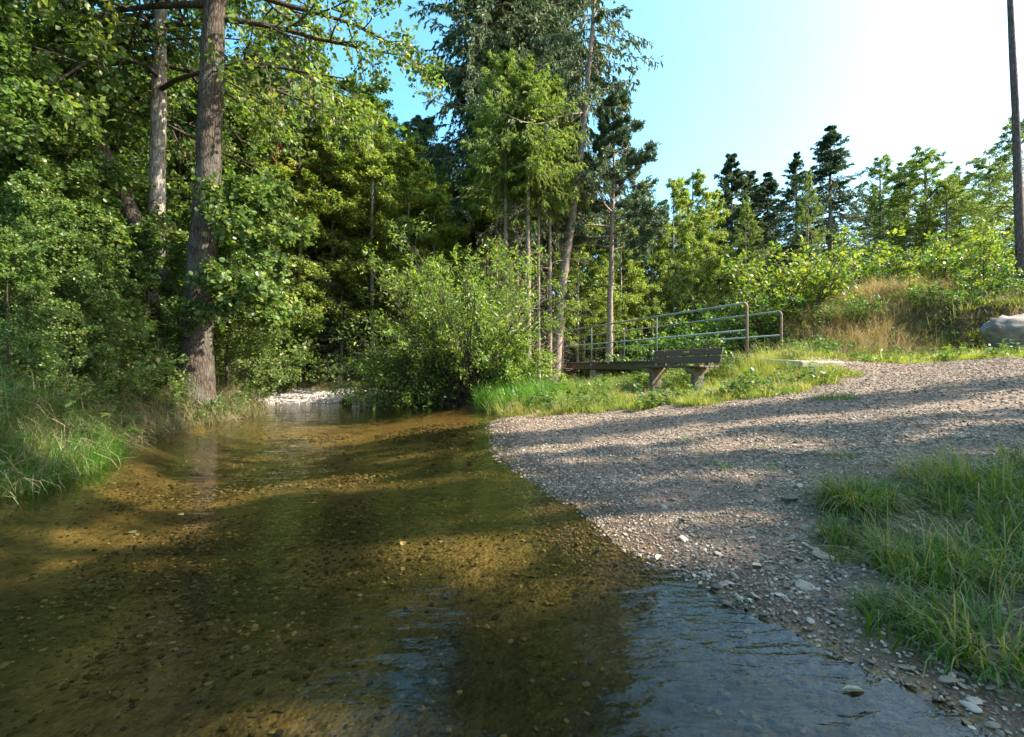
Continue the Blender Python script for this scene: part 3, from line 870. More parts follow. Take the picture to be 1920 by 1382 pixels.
def put_leaves(geo, P, per, size, rng, tmpl=RH, tf=RHF, spread=1.0, droop=.3, t0=.15, off=0.02, clumpvar=.38, base=.5):
    n = len(P)
    t = t0 + (1 - t0) * rng.random((n, per))
    B, T = lerp_path(P, t)
    ct = np.clip(rng.normal(base, clumpvar * .6, (n, 1)) + rng.normal(0, clumpvar * .6, (n, per)), 0, 1)
    B = B.reshape(-1, 3) + rng.normal(0, off, (n * per, 3)); T = T.reshape(-1, 3)
    D, Nn = leaf_dirs(rng, T, spread, droop)
    S = size * rng.uniform(.45, 1.3, n * per)
    stamp(geo, tmpl, tf, B, D, Nn, S, ct.ravel())

def trunk_path(H, m, rng, lean=(0, 0), wig=.02, path=None):
    t = np.linspace(0, 1, m)
    if path is not None:
        path = np.array(path, float)
        s = np.concatenate([[0], np.cumsum(np.linalg.norm(np.diff(path, axis=0), axis=1))]); s /= s[-1]
        return np.stack([np.interp(t, s, path[:, i]) for i in range(3)], -1)
    w = np.cumsum(rng.normal(0, wig * H / m, (m, 2)), 0)
    P = np.zeros((m, 3)); P[:, 2] = t * H
    P[:, 0] = lean[0] * t * H + w[:, 0]; P[:, 1] = lean[1] * t * H + w[:, 1]
    P[0, :2] = 0
    P[0, 2] = -.25
    return P

def bark_tube(geo, P, R, sides, rng, amp=.06):
    """trunk with lumps and root flare"""
    tubes(geo, P[None], R[None], sides, wob=amp, rng=rng)

def make_broadleaf(name, seed, H, r0, cb, L1, leaf, wood, leafmat, n1=26, k2=6, k3=5, per=7, lean=(0, 0), path=None, e1=(.9, .35), tmpl=RH, tf=RHF,
                   grav=.05, droop=.3, off=.05, side=None, top=1.0, wig=.02, base=.5, sides=10, prof=None, t0b=.15, branch='dark_bark', extra=None):
    """trunk, limb tree and crown of leaves; returns (trunk geo object, crown object) under an Empty"""
    rng = np.random.default_rng(seed)
    m = 40 if path is not None else 18
    TP = trunk_path(H, m, rng, lean, wig, path)
    tt = np.linspace(0, 1, m)
    TR = r0 * (1 - .82 * tt ** 1.1) * (1 + .55 * np.exp(-tt * H / .45))
    w = Geo(); bark_tube(w, TP, TR, sides, rng, .05)
    t = cb + (top - cb) * (np.arange(n1) + rng.random(n1)) / n1
    B, T = lerp_path(TP[None], t[None]); B = B[0]; T = T[0]
    u = (t - cb) / (1 - cb)
    az = np.arange(n1) * 2.4 + rng.normal(0, .5, n1)
    if side is not None:
        az = side[0] + (rng.random(n1) - .5) * 2 * side[1]
    el = e1[1] + (e1[0] - e1[1]) * u + rng.normal(0, .12, n1)
    pr = (prof(u) if prof else (1.0 - .7 * u ** 1.3))
    LL = L1 * pr * rng.uniform(.75, 1.15, n1)
    if extra:
        ne, tlo, thi, ac, asp, Le = extra
        te = rng.uniform(tlo, thi, ne)
        Be, _ = lerp_path(TP[None], te[None])
        t = np.concatenate([t, te]); B = np.concatenate([B, Be[0]]); u = np.concatenate([u, te * 0])
        az = np.concatenate([az, ac + rng.uniform(-asp, asp, ne)]); el = np.concatenate([el, rng.uniform(-.1, .4, ne)])
        LL = np.concatenate([LL, Le * rng.uniform(.6, 1.1, ne)])
    D = np.stack([np.cos(az) * np.cos(el), np.sin(az) * np.cos(el), np.sin(el)], -1)
    pts = [B]; D_ = D
    for s in range(6):
        D_ = norm(D_ + rng.normal(0, .1, D_.shape) + np.array([0, 0, -grav * 1.2]))
        pts.append(pts[-1] + D_ * (LL / 6)[:, None])
    P1 = np.stack(pts, 1)
    rb = np.interp(t, tt, TR) * .42
    R1 = np.minimum(rb, LL * .017)[:, None] * np.linspace(1, .2, 7)[None]
    bw = Geo()
    tubes(bw, P1, R1, 6)
    P2, R2 = grow(P1, R1, k2, LL * .42, .8, rng, 5, .2, 1, grav, rr=.6, planar=.3)
    tubes(bw, P2, R2, 4)
    P3, R3 = grow(P2, R2, k3, np.repeat(LL * .42, k2) * .42, .8, rng, 4, .15, 1, grav * 1.5, rr=.6, planar=.3)
    tubes(bw, P3, np.maximum(R3, .0025), 3)
    c = Geo()
    put_leaves(c, P3, per, leaf, rng, tmpl, tf, droop=droop, off=off, base=base)
    put_leaves(c, P2, max(2, per // 2), leaf, rng, tmpl, tf, droop=droop, off=off, base=base, t0=.4)
    root = empty(name)
    w.build('trunk', M[wood], root, smooth=True)
    bw.build('branches', M[branch], root, smooth=True)
    c.build('crown', M[leafmat], root)
    return root

def make_spruce(name, seed, H, r0, Lmax, cb=.12, nb=150, k2=16, per=9, leaf=.16, mat='spruce_needle', wood='spruce_bark', lean=(0, 0), path=None, hang=.9, dead=0,
                prof=None, irregular=.25, base=.45, upt=.0, topdir=None, k2len=.26):
    rng = np.random.default_rng(seed)
    m = 30 if path is not None else 16
    TP = trunk_path(H, m, rng, lean, .004, path)
    tt = np.linspace(0, 1, m)
    TR = r0 * (1 - .9 * tt) * (1 + .35 * np.exp(-tt * H / .4))
    w = Geo(); bark_tube(w, TP, TR, 9, rng, .03)
    t = cb + (.995 - cb) * ((np.arange(nb) + rng.random(nb)) / nb)
    t = np.round(t * H / .33) * .33 / H * .7 + t * .3                # whorls
    t = np.clip(t, cb, .995)
    B, T = lerp_path(TP[None], t[None]); B = B[0]
    u = (t - cb) / (1 - cb)
    az = rng.random(nb) * 2 * np.pi
    pr = prof(u) if prof else np.minimum(1, u * 7 + .55) * (1 - u) ** .8 + .04
    LL = Lmax * pr * (1 + rng.normal(0, irregular, nb)); LL = np.clip(LL, .12, None)
    el = -.15 - .25 * (1 - u) + .75 * u ** 2 + rng.normal(0, .1, nb) + upt
    pts = [B]; e = el.copy()
    for s in range(6):
        pts.append(pts[-1] + np.stack([np.cos(az) * np.cos(e), np.sin(az) * np.cos(e), np.sin(e)], -1) * (LL / 6)[:, None])
        e = e + (-.10 if s < 2 else .16); az = az + rng.normal(0, .06, nb)
    P1 = np.stack(pts, 1)
    R1 = (np.clip(LL * .011, .006, .05))[:, None] * np.linspace(1, .2, 7)[None]
    tubes(w, P1, R1, 4)
    P2, R2 = grow(P1, R1, k2, LL * k2len, .75, rng, 4, .08, 1, grav=.28 * hang, rr=.5, planar=.7)
    c = Geo()
    n2 = len(P2)
    for pth, k, sc in ((P2, per, 1.0), (P1, per * 2, .9)):
        tq = .02 + .98 * rng.random((len(pth), k))
        Bq, Tq = lerp_path(pth, tq)
        ct = np.clip(rng.normal(base, .2, (len(pth), 1)) + rng.normal(0, .15, (len(pth), k)), 0, 1)
        Bq = Bq.reshape(-1, 3) + rng.normal(0, .015, (len(pth) * k, 3)); Tq = Tq.reshape(-1, 3)
        D = norm(Tq + rng.normal(0, .45, Tq.shape) + np.array([0, 0, -.35 * hang]))
        Nn = norm(rng.normal(0, 1, D.shape))
        stamp(c, SP, RHF, Bq, D, Nn, leaf * sc * rng.uniform(.6, 1.3, len(D)), ct.ravel())
    if dead:
        td = rng.uniform(.05, cb, dead)
        Bd, _ = lerp_path(TP[None], td[None]); Bd = Bd[0]
        az = rng.random(dead) * 6.28
        Ld = rng.uniform(.5, 1.6, dead) * Lmax * .45
        D_ = np.stack([np.cos(az), np.sin(az), rng.normal(-.1, .2, dead)], -1); pts = [Bd]
        for s in range(3):
            D_ = norm(D_ + rng.normal(0, .12, D_.shape) + np.array([0, 0, -.12])); pts.append(pts[-1] + D_ * (Ld / 3)[:, None])
        Pd = np.stack(pts, 1); Rd = np.full((dead, 1), .012) * np.linspace(1, .2, 4)[None]
        tubes(w, Pd, Rd, 3)
        Pe, Re = grow(Pd, Rd, 4, .4, .7, rng, 3, .3, 1, .05)
        tubes(w, Pe, Re, 3)
    root = empty(name)
    w.build('trunk', M[wood], root, smooth=True)
    c.build('crown', M[mat], root)
    return root

def make_pine(name, seed, H, r0, L1, cb, n1=30, k2=6, k3=4, lean=(0, 0), path=None, tuft=16, leaf=.13, wood='pine_bark', mat='pine_needle', base=.5, e1=(.9, 0.1), prof=None, branch=None):
    rng = np.random.default_rng(seed)
    TP = trunk_path(H, 22, rng, lean, .012, path)
    tt = np.linspace(0, 1, len(TP))
    TR = r0 * (1 - .85 * tt) * (1 + .3 * np.exp(-tt * H / .4))
    w = Geo(); bark_tube(w, TP, TR, 9, rng, .04)
    t = cb + (1 - cb) * (np.arange(n1) + rng.random(n1)) / n1
    B, T = lerp_path(TP[None], t[None]); B = B[0]
    u = (t - cb) / (1 - cb)
    az = np.arange(n1) * 2.4 + rng.normal(0, .4, n1)
    el = e1[1] + (e1[0] - e1[1]) * u ** 1.5 + rng.normal(0, .15, n1)
    pr = prof(u) if prof else np.sqrt(np.clip(1 - u ** 2, .03, 1)) * (.55 + .45 * np.sin(np.pi * np.clip(u + .25, 0, 1)))
    LL = L1 * pr * rng.uniform(.6, 1.2, n1)
    D_ = np.stack([np.cos(az) * np.cos(el), np.sin(az) * np.cos(el), np.sin(el)], -1); pts = [B]
    for s in range(6):
        D_ = norm(D_ + rng.normal(0, .2, D_.shape) + np.array([0, 0, .04])); pts.append(pts[-1] + D_ * (LL / 6)[:, None])
    P1 = np.stack(pts, 1)
    R1 = np.clip(LL * .022, .01, .09)[:, None] * np.linspace(1, .25, 7)[None]
    tubes(w, P1, R1, 5)
    P2, R2 = grow(P1, R1, k2, LL * .4, .75, rng, 4, .3, 1, -.08, .2, rr=.6, planar=.3)
    tubes(w, P2, R2, 4)
    P3, R3 = grow(P2, R2, k3, np.repeat(LL * .4, k2) * .45, .7, rng, 3, .3, 1, -.15, rr=.6, planar=.3)
    tubes(w, P3, np.maximum(R3, .004), 3)
    c = Geo()
    tips = np.concatenate([P3[:, -1], P3[:, -2], P2[:, -1]]); td = norm(np.concatenate([P3[:, -1] - P3[:, -2]] * 2 + [P2[:, -1] - P2[:, -2]]))
    n = len(tips)
    D = norm(td[:, None] * .5 + rng.normal(0, .8, (n, tuft, 3)) + np.array([0, 0, .25])).reshape(-1, 3)
    Pq = np.repeat(tips, tuft, 0) + rng.normal(0, .03, (n * tuft, 3))
    ct = np.clip(np.repeat(rng.normal(base, .2, n), tuft) + rng.normal(0, .12, n * tuft), 0, 1)
    stamp(c, SP, RHF, Pq, D, norm(rng.normal(size=D.shape)), leaf * rng.uniform(.6, 1.25, len(D)), ct)
    root = empty(name)
    w.build('trunk', M[wood], root, smooth=True)
    c.build('crown', M[mat], root)
    return root

def make_bush(name, seed, H, W, leaf, leafmat, wood='dark_bark', stems=26, k2=6, k3=4, per=6, tmpl=RH, tf=RHF, upright=1.0, base=.5, droop=.2, spreadaz=None, off=.04):
    rng = np.random.default_rng(seed)
    az = rng.random(stems) * 6.28 if spreadaz is None else spreadaz[0] + (rng.random(stems) - .5) * 2 * spreadaz[1]
    lean = np.sqrt(rng.random(stems))
    L = H * rng.uniform(.7, 1.05, stems)
    D_ = norm(np.stack([np.cos(az) * lean * W / H, np.sin(az) * lean * W / H, np.full(stems, upright)], -1))
    B = np.stack([np.cos(az), np.sin(az), az * 0], -1) * .15 * rng.random((stems, 1)); B[:, 2] = -.05
    pts = [B]
    for s in range(6):
        D_ = norm(D_ + rng.normal(0, .08, D_.shape) + np.stack([np.cos(az), np.sin(az), az * 0 - .4], -1) * .05 * lean[:, None])
        pts.append(pts[-1] + D_ * (L / 6)[:, None])
    P1 = np.stack(pts, 1); R1 = np.clip(L * .007, .003, .03)[:, None] * np.linspace(1, .25, 7)[None]
    w = Geo(); tubes(w, P1, R1, 5)
    P2, R2 = grow(P1, R1, k2, L * .3, .6, rng, 4, .12, 1, 0, rr=.6)
    tubes(w, P2, R2, 3)
    P3, R3 = grow(P2, R2, k3, L.repeat(k2) * .13, .7, rng, 3, .2, 1, 0, rr=.6)
    c = Geo()
    put_leaves(c, P3, per, leaf, rng, tmpl, tf, droop=droop, off=off, base=base)
    put_leaves(c, P2, per, leaf, rng, tmpl, tf, droop=droop, off=off, base=base, t0=.4)
    root = empty(name)
    w.build('stems', M[wood], root, smooth=True)
    c.build('foliage', M[leafmat], root)
    return root

weeds = shapes_of(5, weed)
def weed_d(x, y):
    d = poly_sd(WATER, x, y); g1, g2, gh = grass_masks(x, y); wL, wF = weights(x, y)
    under_bridge = np.exp(-((x - 3.2) ** 2 / 3 + (y - 13) ** 2 / 6))
    return np.where((d > .1) & in_view(x, y, 1), np.clip(g1 * wpatch(x, y, 141) * .8 * bench_clear(x, y) + under_bridge + wL * .8 + gh * .35, 0, 1), 0)
x, y, z = scatter_pts(rng, 16000, -10, 14, 1.5, 17, weed_d)
M['weed_inst'] = leaf_mat('weed_inst', (0.04, 0.085, 0.02), (0.085, 0.16, 0.035), (0.17, 0.24, 0.06), instance=True, rough=.5)
n_ = len(x); s_ = rng.uniform(.6, 1.5, n_)
scatter('weeds', weeds, M['weed_inst'], np.stack([x, y, z], -1), np.stack([rng.normal(0, .1, n_), rng.normal(0, .1, n_), rng.random(n_) * 6.28], -1), np.stack([s_] * 3, -1), 'small broad leaved weeds growing among the grass', 'weeds')

def PX(px, Y): return (px - 960) / F * Y
def ZPY(py, Y): return CAM_H + (691 - py) / F * Y
def at(px, Y, dz=-.05):
    x = PX(px, Y)
    return (x, Y, gz(x, Y) + dz)

used = {}
def place(proto, px, Y, H=None, protoH=None, rz=0.0, label=None, cat='tree', group=None, sxy=None, dz=-.05):
    s = 1.0 if H is None else H / protoH
    loc = at(px, Y, dz)
    sc = (s * (sxy or 1), s * (sxy or 1), s)
    if proto.name not in used:
        used[proto.name] = 1
        o = proto; o.location = loc; o.rotation_euler = (0, 0, rz); o.scale = sc
    else:
        o = copy_tree(proto, loc, rz, sc)
        for k in ('group', 'label'):
            if k in o: del o[k]
    tag(o, label, cat, group)
    return o

# --- hero alders on the left bank
def rel(path, o): return [(p[0] - o[0], p[1] - o[1], p[2] - o[2]) for p in path]
YA = 8.3
baseA = at(368, YA, -.1)
pathA = rel([(PX(362, YA), YA, baseA[2] - .2), (PX(372, YA), YA, ZPY(620, YA)), (PX(380, YA), YA, ZPY(480, YA)), (PX(391, YA), YA, ZPY(330, YA)), (PX(393, YA), YA, ZPY(200, YA)),
             (PX(400, YA), YA, ZPY(60, YA)), (PX(408, YA), YA, ZPY(-80, YA)), (PX(420, YA), YA + .2, ZPY(-500, YA)), (PX(400, YA), YA + .2, ZPY(-900, YA))], baseA)
A = make_broadleaf('alder_tree', 101, 13, .25, .44, 4.3, .078, 'alder_bark', 'alder_leaf', n1=42, k2=8, k3=8, per=16, path=pathA, e1=(.8, .05), tmpl=RO, tf=ROF, sides=20, droop=.4, extra=(9, .10, .26, -.1, .9, 1.7))
A.location = baseA
tag(A, 'tall alder with thick rough grey trunk rising from the left bank', 'tree')
B = make_broadleaf('alder_tree', 102, 14, .18, .42, 4.2, .12, 'pale_bark', 'beech_leaf', n1=46, k2=8, k3=6, per=13, e1=(.7, .0), sides=14, lean=(.02, 0), wig=.01)
B.location = at(285, 9.7)
tag(B, 'alder with pale sunlit bark just left of and behind the thick grey trunk', 'tree')
YC = 9.2
baseC = at(345, YC)
pathC = rel([(baseC[0], YC, baseC[2] - .2), (PX(325, YC), YC, ZPY(560, YC)), (PX(265, YC), YC, ZPY(440, YC)), (PX(200, YC), YC, ZPY(300, YC)), (PX(140, YC), YC, ZPY(180, YC)),
             (PX(95, YC), YC, ZPY(60, YC)), (PX(40, YC), YC, ZPY(-200, YC)), (PX(0, YC), YC, ZPY(-500, YC))], baseC)
C_ = make_broadleaf('alder_tree', 103, 11, .17, .45, 3.6, .085, 'dark_bark', 'alder_leaf', n1=38, k2=7, k3=6, per=12, path=pathC, e1=(.7, .1), tmpl=RO, tf=ROF, sides=12)
C_.location = baseC
tag(C_, 'dark trunk leaning far to the left behind the thick grey alder', 'tree')

under = make_broadleaf('young_alder', 104, 5.6, .05, .05, 2.1, .072, 'dark_bark', 'alder_leaf', n1=44, k2=7, k3=7, per=12, tmpl=RO, tf=ROF, e1=(.9, .1), sides=7)
for i, (px, Y, H, lab) in enumerate([
        (-60, 6.6, 5.2, 'young alder thicket at the left edge above the green water grass'),
        (120, 7.6, 4.2, 'bushy young alder on the left bank with broad shiny leaves'),
        (215, 6.8, 1.7, 'low alder shrub leaning over the dead grass of the left bank'),
        (15, 4.9, 1.7, 'lowest alder shrub leaning over the green water grass'),
        (110, 5.9, 1.9, 'alder shrub between the water grass and the taller shrubs'),
        (50, 5.7, 2.5, 'alder shrub hanging over the grass nearest the left edge'),
        (150, 6.9, 2.6, 'alder shrub with its lowest leaves touching the dry bank grass'),
        (275, 8.0, 2.6, 'alder shrub half covering the foot of the leaning trunks'),
        (425, 9.3, 3.4, 'alder shrub at the foot of the thick grey trunk reaching over the water'),
        (20, 10.5, 6.5, 'tall leafy young alder in the shade behind the left bank'),
        (200, 12.5, 6.8, 'young alder filling the gap behind the pale trunk'),
        (445, 13.6, 5.0, 'young alder behind the bank to the right of the thick grey trunk'),
        (-150, 9.5, 8.5, 'high leafy alder cut by the left edge'),
        (60, 8.8, 7.6, 'high young alder with its top in the upper left corner'),
        (-20, 13.0, 9.5, 'alder deep in the shade at the left edge'),
        (330, 13.5, 8.5, 'alder seen between the pale trunk and the grey trunk'),
        (150, 15.0, 10.5, 'alder closing the wood behind the leaning dark trunk'),
        (430, 15.5, 9.5, 'alder right behind the grey trunk farther into the wood'),
        (395, 11.2, 4.6, 'alder bush above the little inlet right of the grey trunk')]):
    place(under, px, Y, H, 5.6, rz=i * 1.7, label=lab, cat='tree', group='young alders on the left bank')

beech = make_broadleaf('broadleaf_tree', 105, 15, .17, .10, 4.0, .10, 'spruce_bark', 'beech_leaf', n1=60, k2=8, k3=6, per=16, e1=(.9, .1))
birch = make_broadleaf('birch_tree', 106, 12, .10, .22, 2.6, .09, 'birch_bark', 'birch_leaf', n1=56, k2=7, k3=6, per=18, e1=(1.0, .5), grav=.12, droop=.7)
larch = make_spruce('larch_tree', 107, 13, .16, 1.9, cb=.66, nb=120, k2=17, per=17, leaf=.115, mat='larch_needle', hang=1.1, dead=70, irregular=.35, prof=lambda u: (1 - u) ** .55 * np.minimum(1, u * 4 + .5) + .05)
spruce = make_spruce('spruce_tree', 108, 14, .17, 3.0, cb=.04, nb=250, k2=18, per=16, leaf=.125, irregular=.2, k2len=.3, prof=lambda u: np.minimum(1, u * 7 + .55) * (1 - u) ** .82 + .02)
tspruce = make_spruce('tall_spruce', 109, 24, .22, 3.6, cb=.28, nb=300, k2=18, per=16, leaf=.185, hang=1.6, dead=50, irregular=.3, k2len=.25)
pine = make_pine('pine_tree', 110, 15, .17, 3.2, .35, n1=46, k2=7, k3=6, leaf=.15, tuft=22)

# far rows closing the wood
k = 0
rb = random.Random(5)
rows = [(20, 430, 830, 60, 'mix', 12), (55, -100, 1900, 60, 'spruce', 13), (26, 420, 1260, 62, 'mix', 13), (33, 380, 1500, 55, 'spruce', 15), (42, 300, 2050, 60, 'spruce', 13), (30, -80, 430, 75, 'mix', 15), (18, -120, 350, 90, 'beech', 12), (24, -150, 400, 80, 'beech', 14)]
for Y, x0, x1, st, kind, H in rows:
    px = x0
    while px < x1:
        pp = {'mix': rb.choice([beech, birch, spruce, larch]), 'spruce': spruce, 'beech': rb.choice([beech, beech, spruce])}[kind]
        pH = {beech: 15, birch: 12, spruce: 14, larch: 13}[pp]
        nm = {beech: 'broadleaf', birch: 'birch', spruce: 'spruce', larch: 'larch'}[pp]
        side = next(t for lim, t in ((130, 'behind the left edge thicket'), (290, 'behind the leaning dark trunk'), (440, 'behind the grey alder trunk'), (660, 'behind the gravel beach'), (820, 'left of the tall dark spruces'),
                (1000, 'behind the willow bush'), (1150, 'behind the leaning spruce'), (1350, 'behind the bridge rails'), (1600, 'behind the left end of the hill'), (9999, 'behind the hill shrubs')) if px < lim)
        rowt = 'first rank' if Y < 25 else 'second rank' if Y < 32 else 'third rank' if Y < 40 else 'farthest rank'
        hh = H * rb.uniform(.8, 1.12)
        if px > 1150: hh = min(hh, (691 - 395) / 900 * Y)
        elif px > 800 and px <= 1150: hh = min(hh, (691 - 330) / 900 * Y)
        elif px > 650: hh = min(hh, (691 - 270) / 900 * Y)
        place(pp, px + rb.uniform(-20, 20), Y + rb.uniform(-2.5, 2.5), hh, pH, rz=rb.uniform(0, 6.28),
              label='%s in the %s of the wood %s' % (nm, rowt, side), cat='tree', group='%s trees in the %s of the wood %s' % (nm, rowt, side))
        px += st * rb.uniform(.75, 1.25)

# trees that can be told apart
for proto, pH, px, Y, ty, lab, kw in [
    (birch, 12, 470, 14.6, 190, 'light green birch just right of the grey trunk', dict(sxy=1.3)),
    (birch, 12, 560, 15.6, 215, 'light green birch standing in front of the red branched pine', dict(sxy=1.2)),
    (birch, 12, 628, 16.6, 175, 'tall feathery birch above the gravel beach', dict(sxy=1.35)),
    (birch, 12, 700, 16.2, 220, 'feathery birch right of the one above the beach', dict(sxy=1.3)),
    (birch, 12, 765, 17.0, 290, 'pale birch whose top just meets the sky gap', dict(sxy=1.3)),
    (birch, 12, 815, 17.5, 350, 'low pale birch above the left half of the willow bush', dict(sxy=1.3)),
    (birch, 12, 1085, 21, 385, 'pale birch between the leaning spruce and the lone pine', dict(sxy=1.2)),
    (birch, 12, 1165, 22, 400, 'pale birch right behind the lone pine', dict(sxy=1.2)),
    (birch, 12, 895, 19.5, 330, 'pale birch right above the willow bush', dict(sxy=1.2)),
    (beech, 15, 610, 19, 270, 'light green broadleaf tree under the pine with red branches', {}),
    (beech, 15, 505, 18, 330, 'broadleaf tree directly behind the right side of the grey alder trunk', {}),
    (birch, 12, 680, 21, 165, 'yellow green birch below the overhanging alder leaves', dict(sxy=1.5)),
    (beech, 15, 745, 24, 245, 'yellow green rounded tree at the left edge of the blue sky gap', dict(sxy=.9)),
    (spruce, 14, 640, 15.5, 470, 'dark young spruce above the gravel beach', dict(sxy=1.3)),
    (spruce, 14, 560, 17.5, 500, 'second dark young spruce left of the one above the gravel beach', dict(sxy=1.2)),
    (spruce, 14, 735, 18, 500, 'low spruce between the gravel beach and the willow bush', dict(sxy=1.2)),
    (tspruce, 24, 900, 21, -260, 'tall dark spruce nearest the blue sky gap with drooping branches', dict(sxy=1.15)),
    (tspruce, 24, 985, 22.5, -330, 'tall dark spruce rising behind the larches', dict(sxy=.95)),
    (tspruce, 24, 945, 23.5, -200, 'tall dark spruce between the two others at the top of the picture', dict(sxy=1.1)),
    (tspruce, 24, 1048, 25, -240, 'tall spruce glimpsed behind the crown of the leaning spruce', dict(sxy=.9)),
    (larch, 13, 948, 15.6, 105, 'first pale green larch from the left behind the willow bush', dict(sxy=.85)),
    (larch, 13, 990, 15.4, 120, 'larch with the stoutest pale trunk behind the willow bush', dict(sxy=.95)),
    (larch, 13, 1010, 15.7, 200, 'thin larch between the stout larch and the leaning spruce', dict(sxy=.65)),
    (larch, 13, 1031, 16.0, 150, 'slender larch beside the foot of the leaning spruce', dict(sxy=.7)),
    (larch, 13, 930, 18.8, 220, 'larch half hidden on the far left of the larch group', dict(sxy=1.0)),
    (larch, 13, 1054, 17.0, 200, 'thin larch almost touching the leaning spruce', dict(sxy=.65)),
    (larch, 13, 970, 15.9, 210, 'thinnest larch standing closest to the willow bush', dict(sxy=.65)),
    (birch, 12, 1205, 25, 360, 'birch with white stem right of the bridge pine', {}),
    (birch, 12, 1262, 24, 350, 'leaning birch with white stem over the middle of the bridge rail', {}),
    (birch, 12, 1296, 25, 340, 'birch whose stem stands above the second rail post', {}),
    (birch, 12, 1335, 26, 370, 'pale birch left of the small pointed spruces', {}),
    (spruce, 14, 1372, 28, 288, 'tallest of the pointed spruces right of the birches', dict(sxy=1.3)),
    (spruce, 14, 1408, 29, 320, 'small pointed spruce between its two neighbours', dict(sxy=1.3)),
    (spruce, 14, 1440, 27, 322, 'small pointed spruce at the edge of the bright sky notch', dict(sxy=1.3)),
    (beech, 15, 1398, 21, 385, 'light green broadleaf tree in front of the pointed spruces', dict(sxy=.8)),
    (spruce, 14, 1492, 24, 285, 'narrow spruce leaning against the big dark spruce', dict(sxy=1.1)),
    (spruce, 14, 1556, 22, 235, 'big dark spruce standing alone against the white sky', dict(sxy=1.5)),
    (beech, 15, 1515, 19, 335, 'yellow green broadleaf tree in front of the big dark spruce', dict(sxy=.6)),
    (beech, 15, 1650, 24, 310, 'dark alder just right of the big dark spruce', dict(sxy=1.3)),
    (beech, 15, 1735, 23, 290, 'dark alder with the highest top on the hill', dict(sxy=1.5)),
    (beech, 15, 1800, 25, 330, 'dark alder on the hill between two taller ones', dict(sxy=1.4)),
    (beech, 15, 1695, 26, 320, 'alder behind the small gap on the hill', dict(sxy=1.5)),
    (beech, 15, 1775, 21, 345, 'low dark alder in front of the others on the hill', dict(sxy=1.6)),
    (beech, 15, 1855, 22, 300, 'dark alder left of the bare trunk', dict(sxy=1.4)),
    (beech, 15, 1905, 18, 235, 'leafy tree behind the bare trunk at the right edge', dict(sxy=1.1)),
]:
    X = PX(px, Y)
    H = ZPY(ty, Y) - gz(X, Y)
    place(proto, px, Y, H, pH, rz=(px * 7 % 63) / 10, label=lab, cat='tree', **kw)

D1 = make_pine('pine_tree', 120, 13, .2, 3.0, .5, n1=24, k2=7, k3=5, leaf=.15, tuft=18, e1=(1.0, .4), branch='pine_bark')
place(D1, 520, 15.5, ZPY(40, 15.5) - .6, 13, label='pine with bent red branches high above the left wood', cat='tree')
place(pine, 785, 26, ZPY(228, 26) - .6, 15, rz=1, label='blue green pine at the bottom of the blue sky gap', cat='tree', sxy=1.1)
place(pine, 838, 28, ZPY(285, 28) - .6, 15, rz=3, label='pine tucked against the dark tall spruce', cat='tree')
place(pine, 720, 27, ZPY(235, 27) - .6, 15, rz=5, label='pine behind the yellow green birch', cat='tree')

# leaning spruce and lone pine by the bridge
YI = 16.5
bI = at(1038, YI)
pI = rel([(bI[0], YI, bI[2] - .2), (PX(1050, YI), YI, ZPY(560, YI)), (PX(1070, YI), YI, ZPY(430, YI)), (PX(1090, YI), YI, ZPY(280, YI)), (PX(1102, YI), YI, ZPY(150, YI)),
          (PX(1112, YI), YI, ZPY(40, YI)), (PX(1122, YI), YI, ZPY(-150, YI)), (PX(1126, YI), YI, ZPY(-250, YI))], bI)
I_ = make_spruce('spruce_tree', 121, 17, .19, 2.3, cb=.52, nb=90, k2=16, per=10, leaf=.17, hang=1.7, path=pI, dead=60, irregular=.35, base=.6)
I_.location = bI
tag(I_, 'spruce with long bare leaning trunk behind the far end of the bridge', 'tree')
J = make_pine('pine_tree', 122, 10.6, .14, 1.95, .5, n1=46, k2=7, k3=5, leaf=.13, tuft=15, prof=lambda u: (1 - u) ** .5 * .9 + .12, wood='spruce_bark', lean=(.02, 0))
YJ = 16.8
J.location = at(1142, YJ); J.scale = (1, 1, (ZPY(168, YJ) - .5) / 10.6)
tag(J, 'lone slender pine behind the middle of the bridge', 'tree')

# right side pole tree and its neighbours to the right of the view (they shade the gravel)
YL = 13.0
bL = at(1918, YL)
pL = rel([(bL[0], YL, bL[2] - .2), (PX(1910, YL), YL, ZPY(370, YL)), (PX(1903, YL), YL, ZPY(180, YL)), (PX(1894, YL), YL, ZPY(0, YL)), (PX(1884, YL), YL, ZPY(-250, YL)), (PX(1880, YL), YL, ZPY(-600, YL))], bL)
L_ = make_pine('pine_tree', 123, 17, .115, 1.0, .8, n1=9, k2=6, k3=4, path=pL, wood='grey_bark', leaf=.15)
L_.location = bL
tag(L_, 'bare straight pine trunk at the right edge of the picture', 'tree')
hpine = make_pine('pine_tree', 124, 16, .17, 2.9, .52, n1=34, k2=7, k3=5, leaf=.2, tuft=14)
hpine.location = (8.9, 2.5, gz(8.9, 2.5)); tag(hpine, 'tree beyond the right edge whose shadow falls across the gravel and water', 'tree', 'trees to the right of the view')
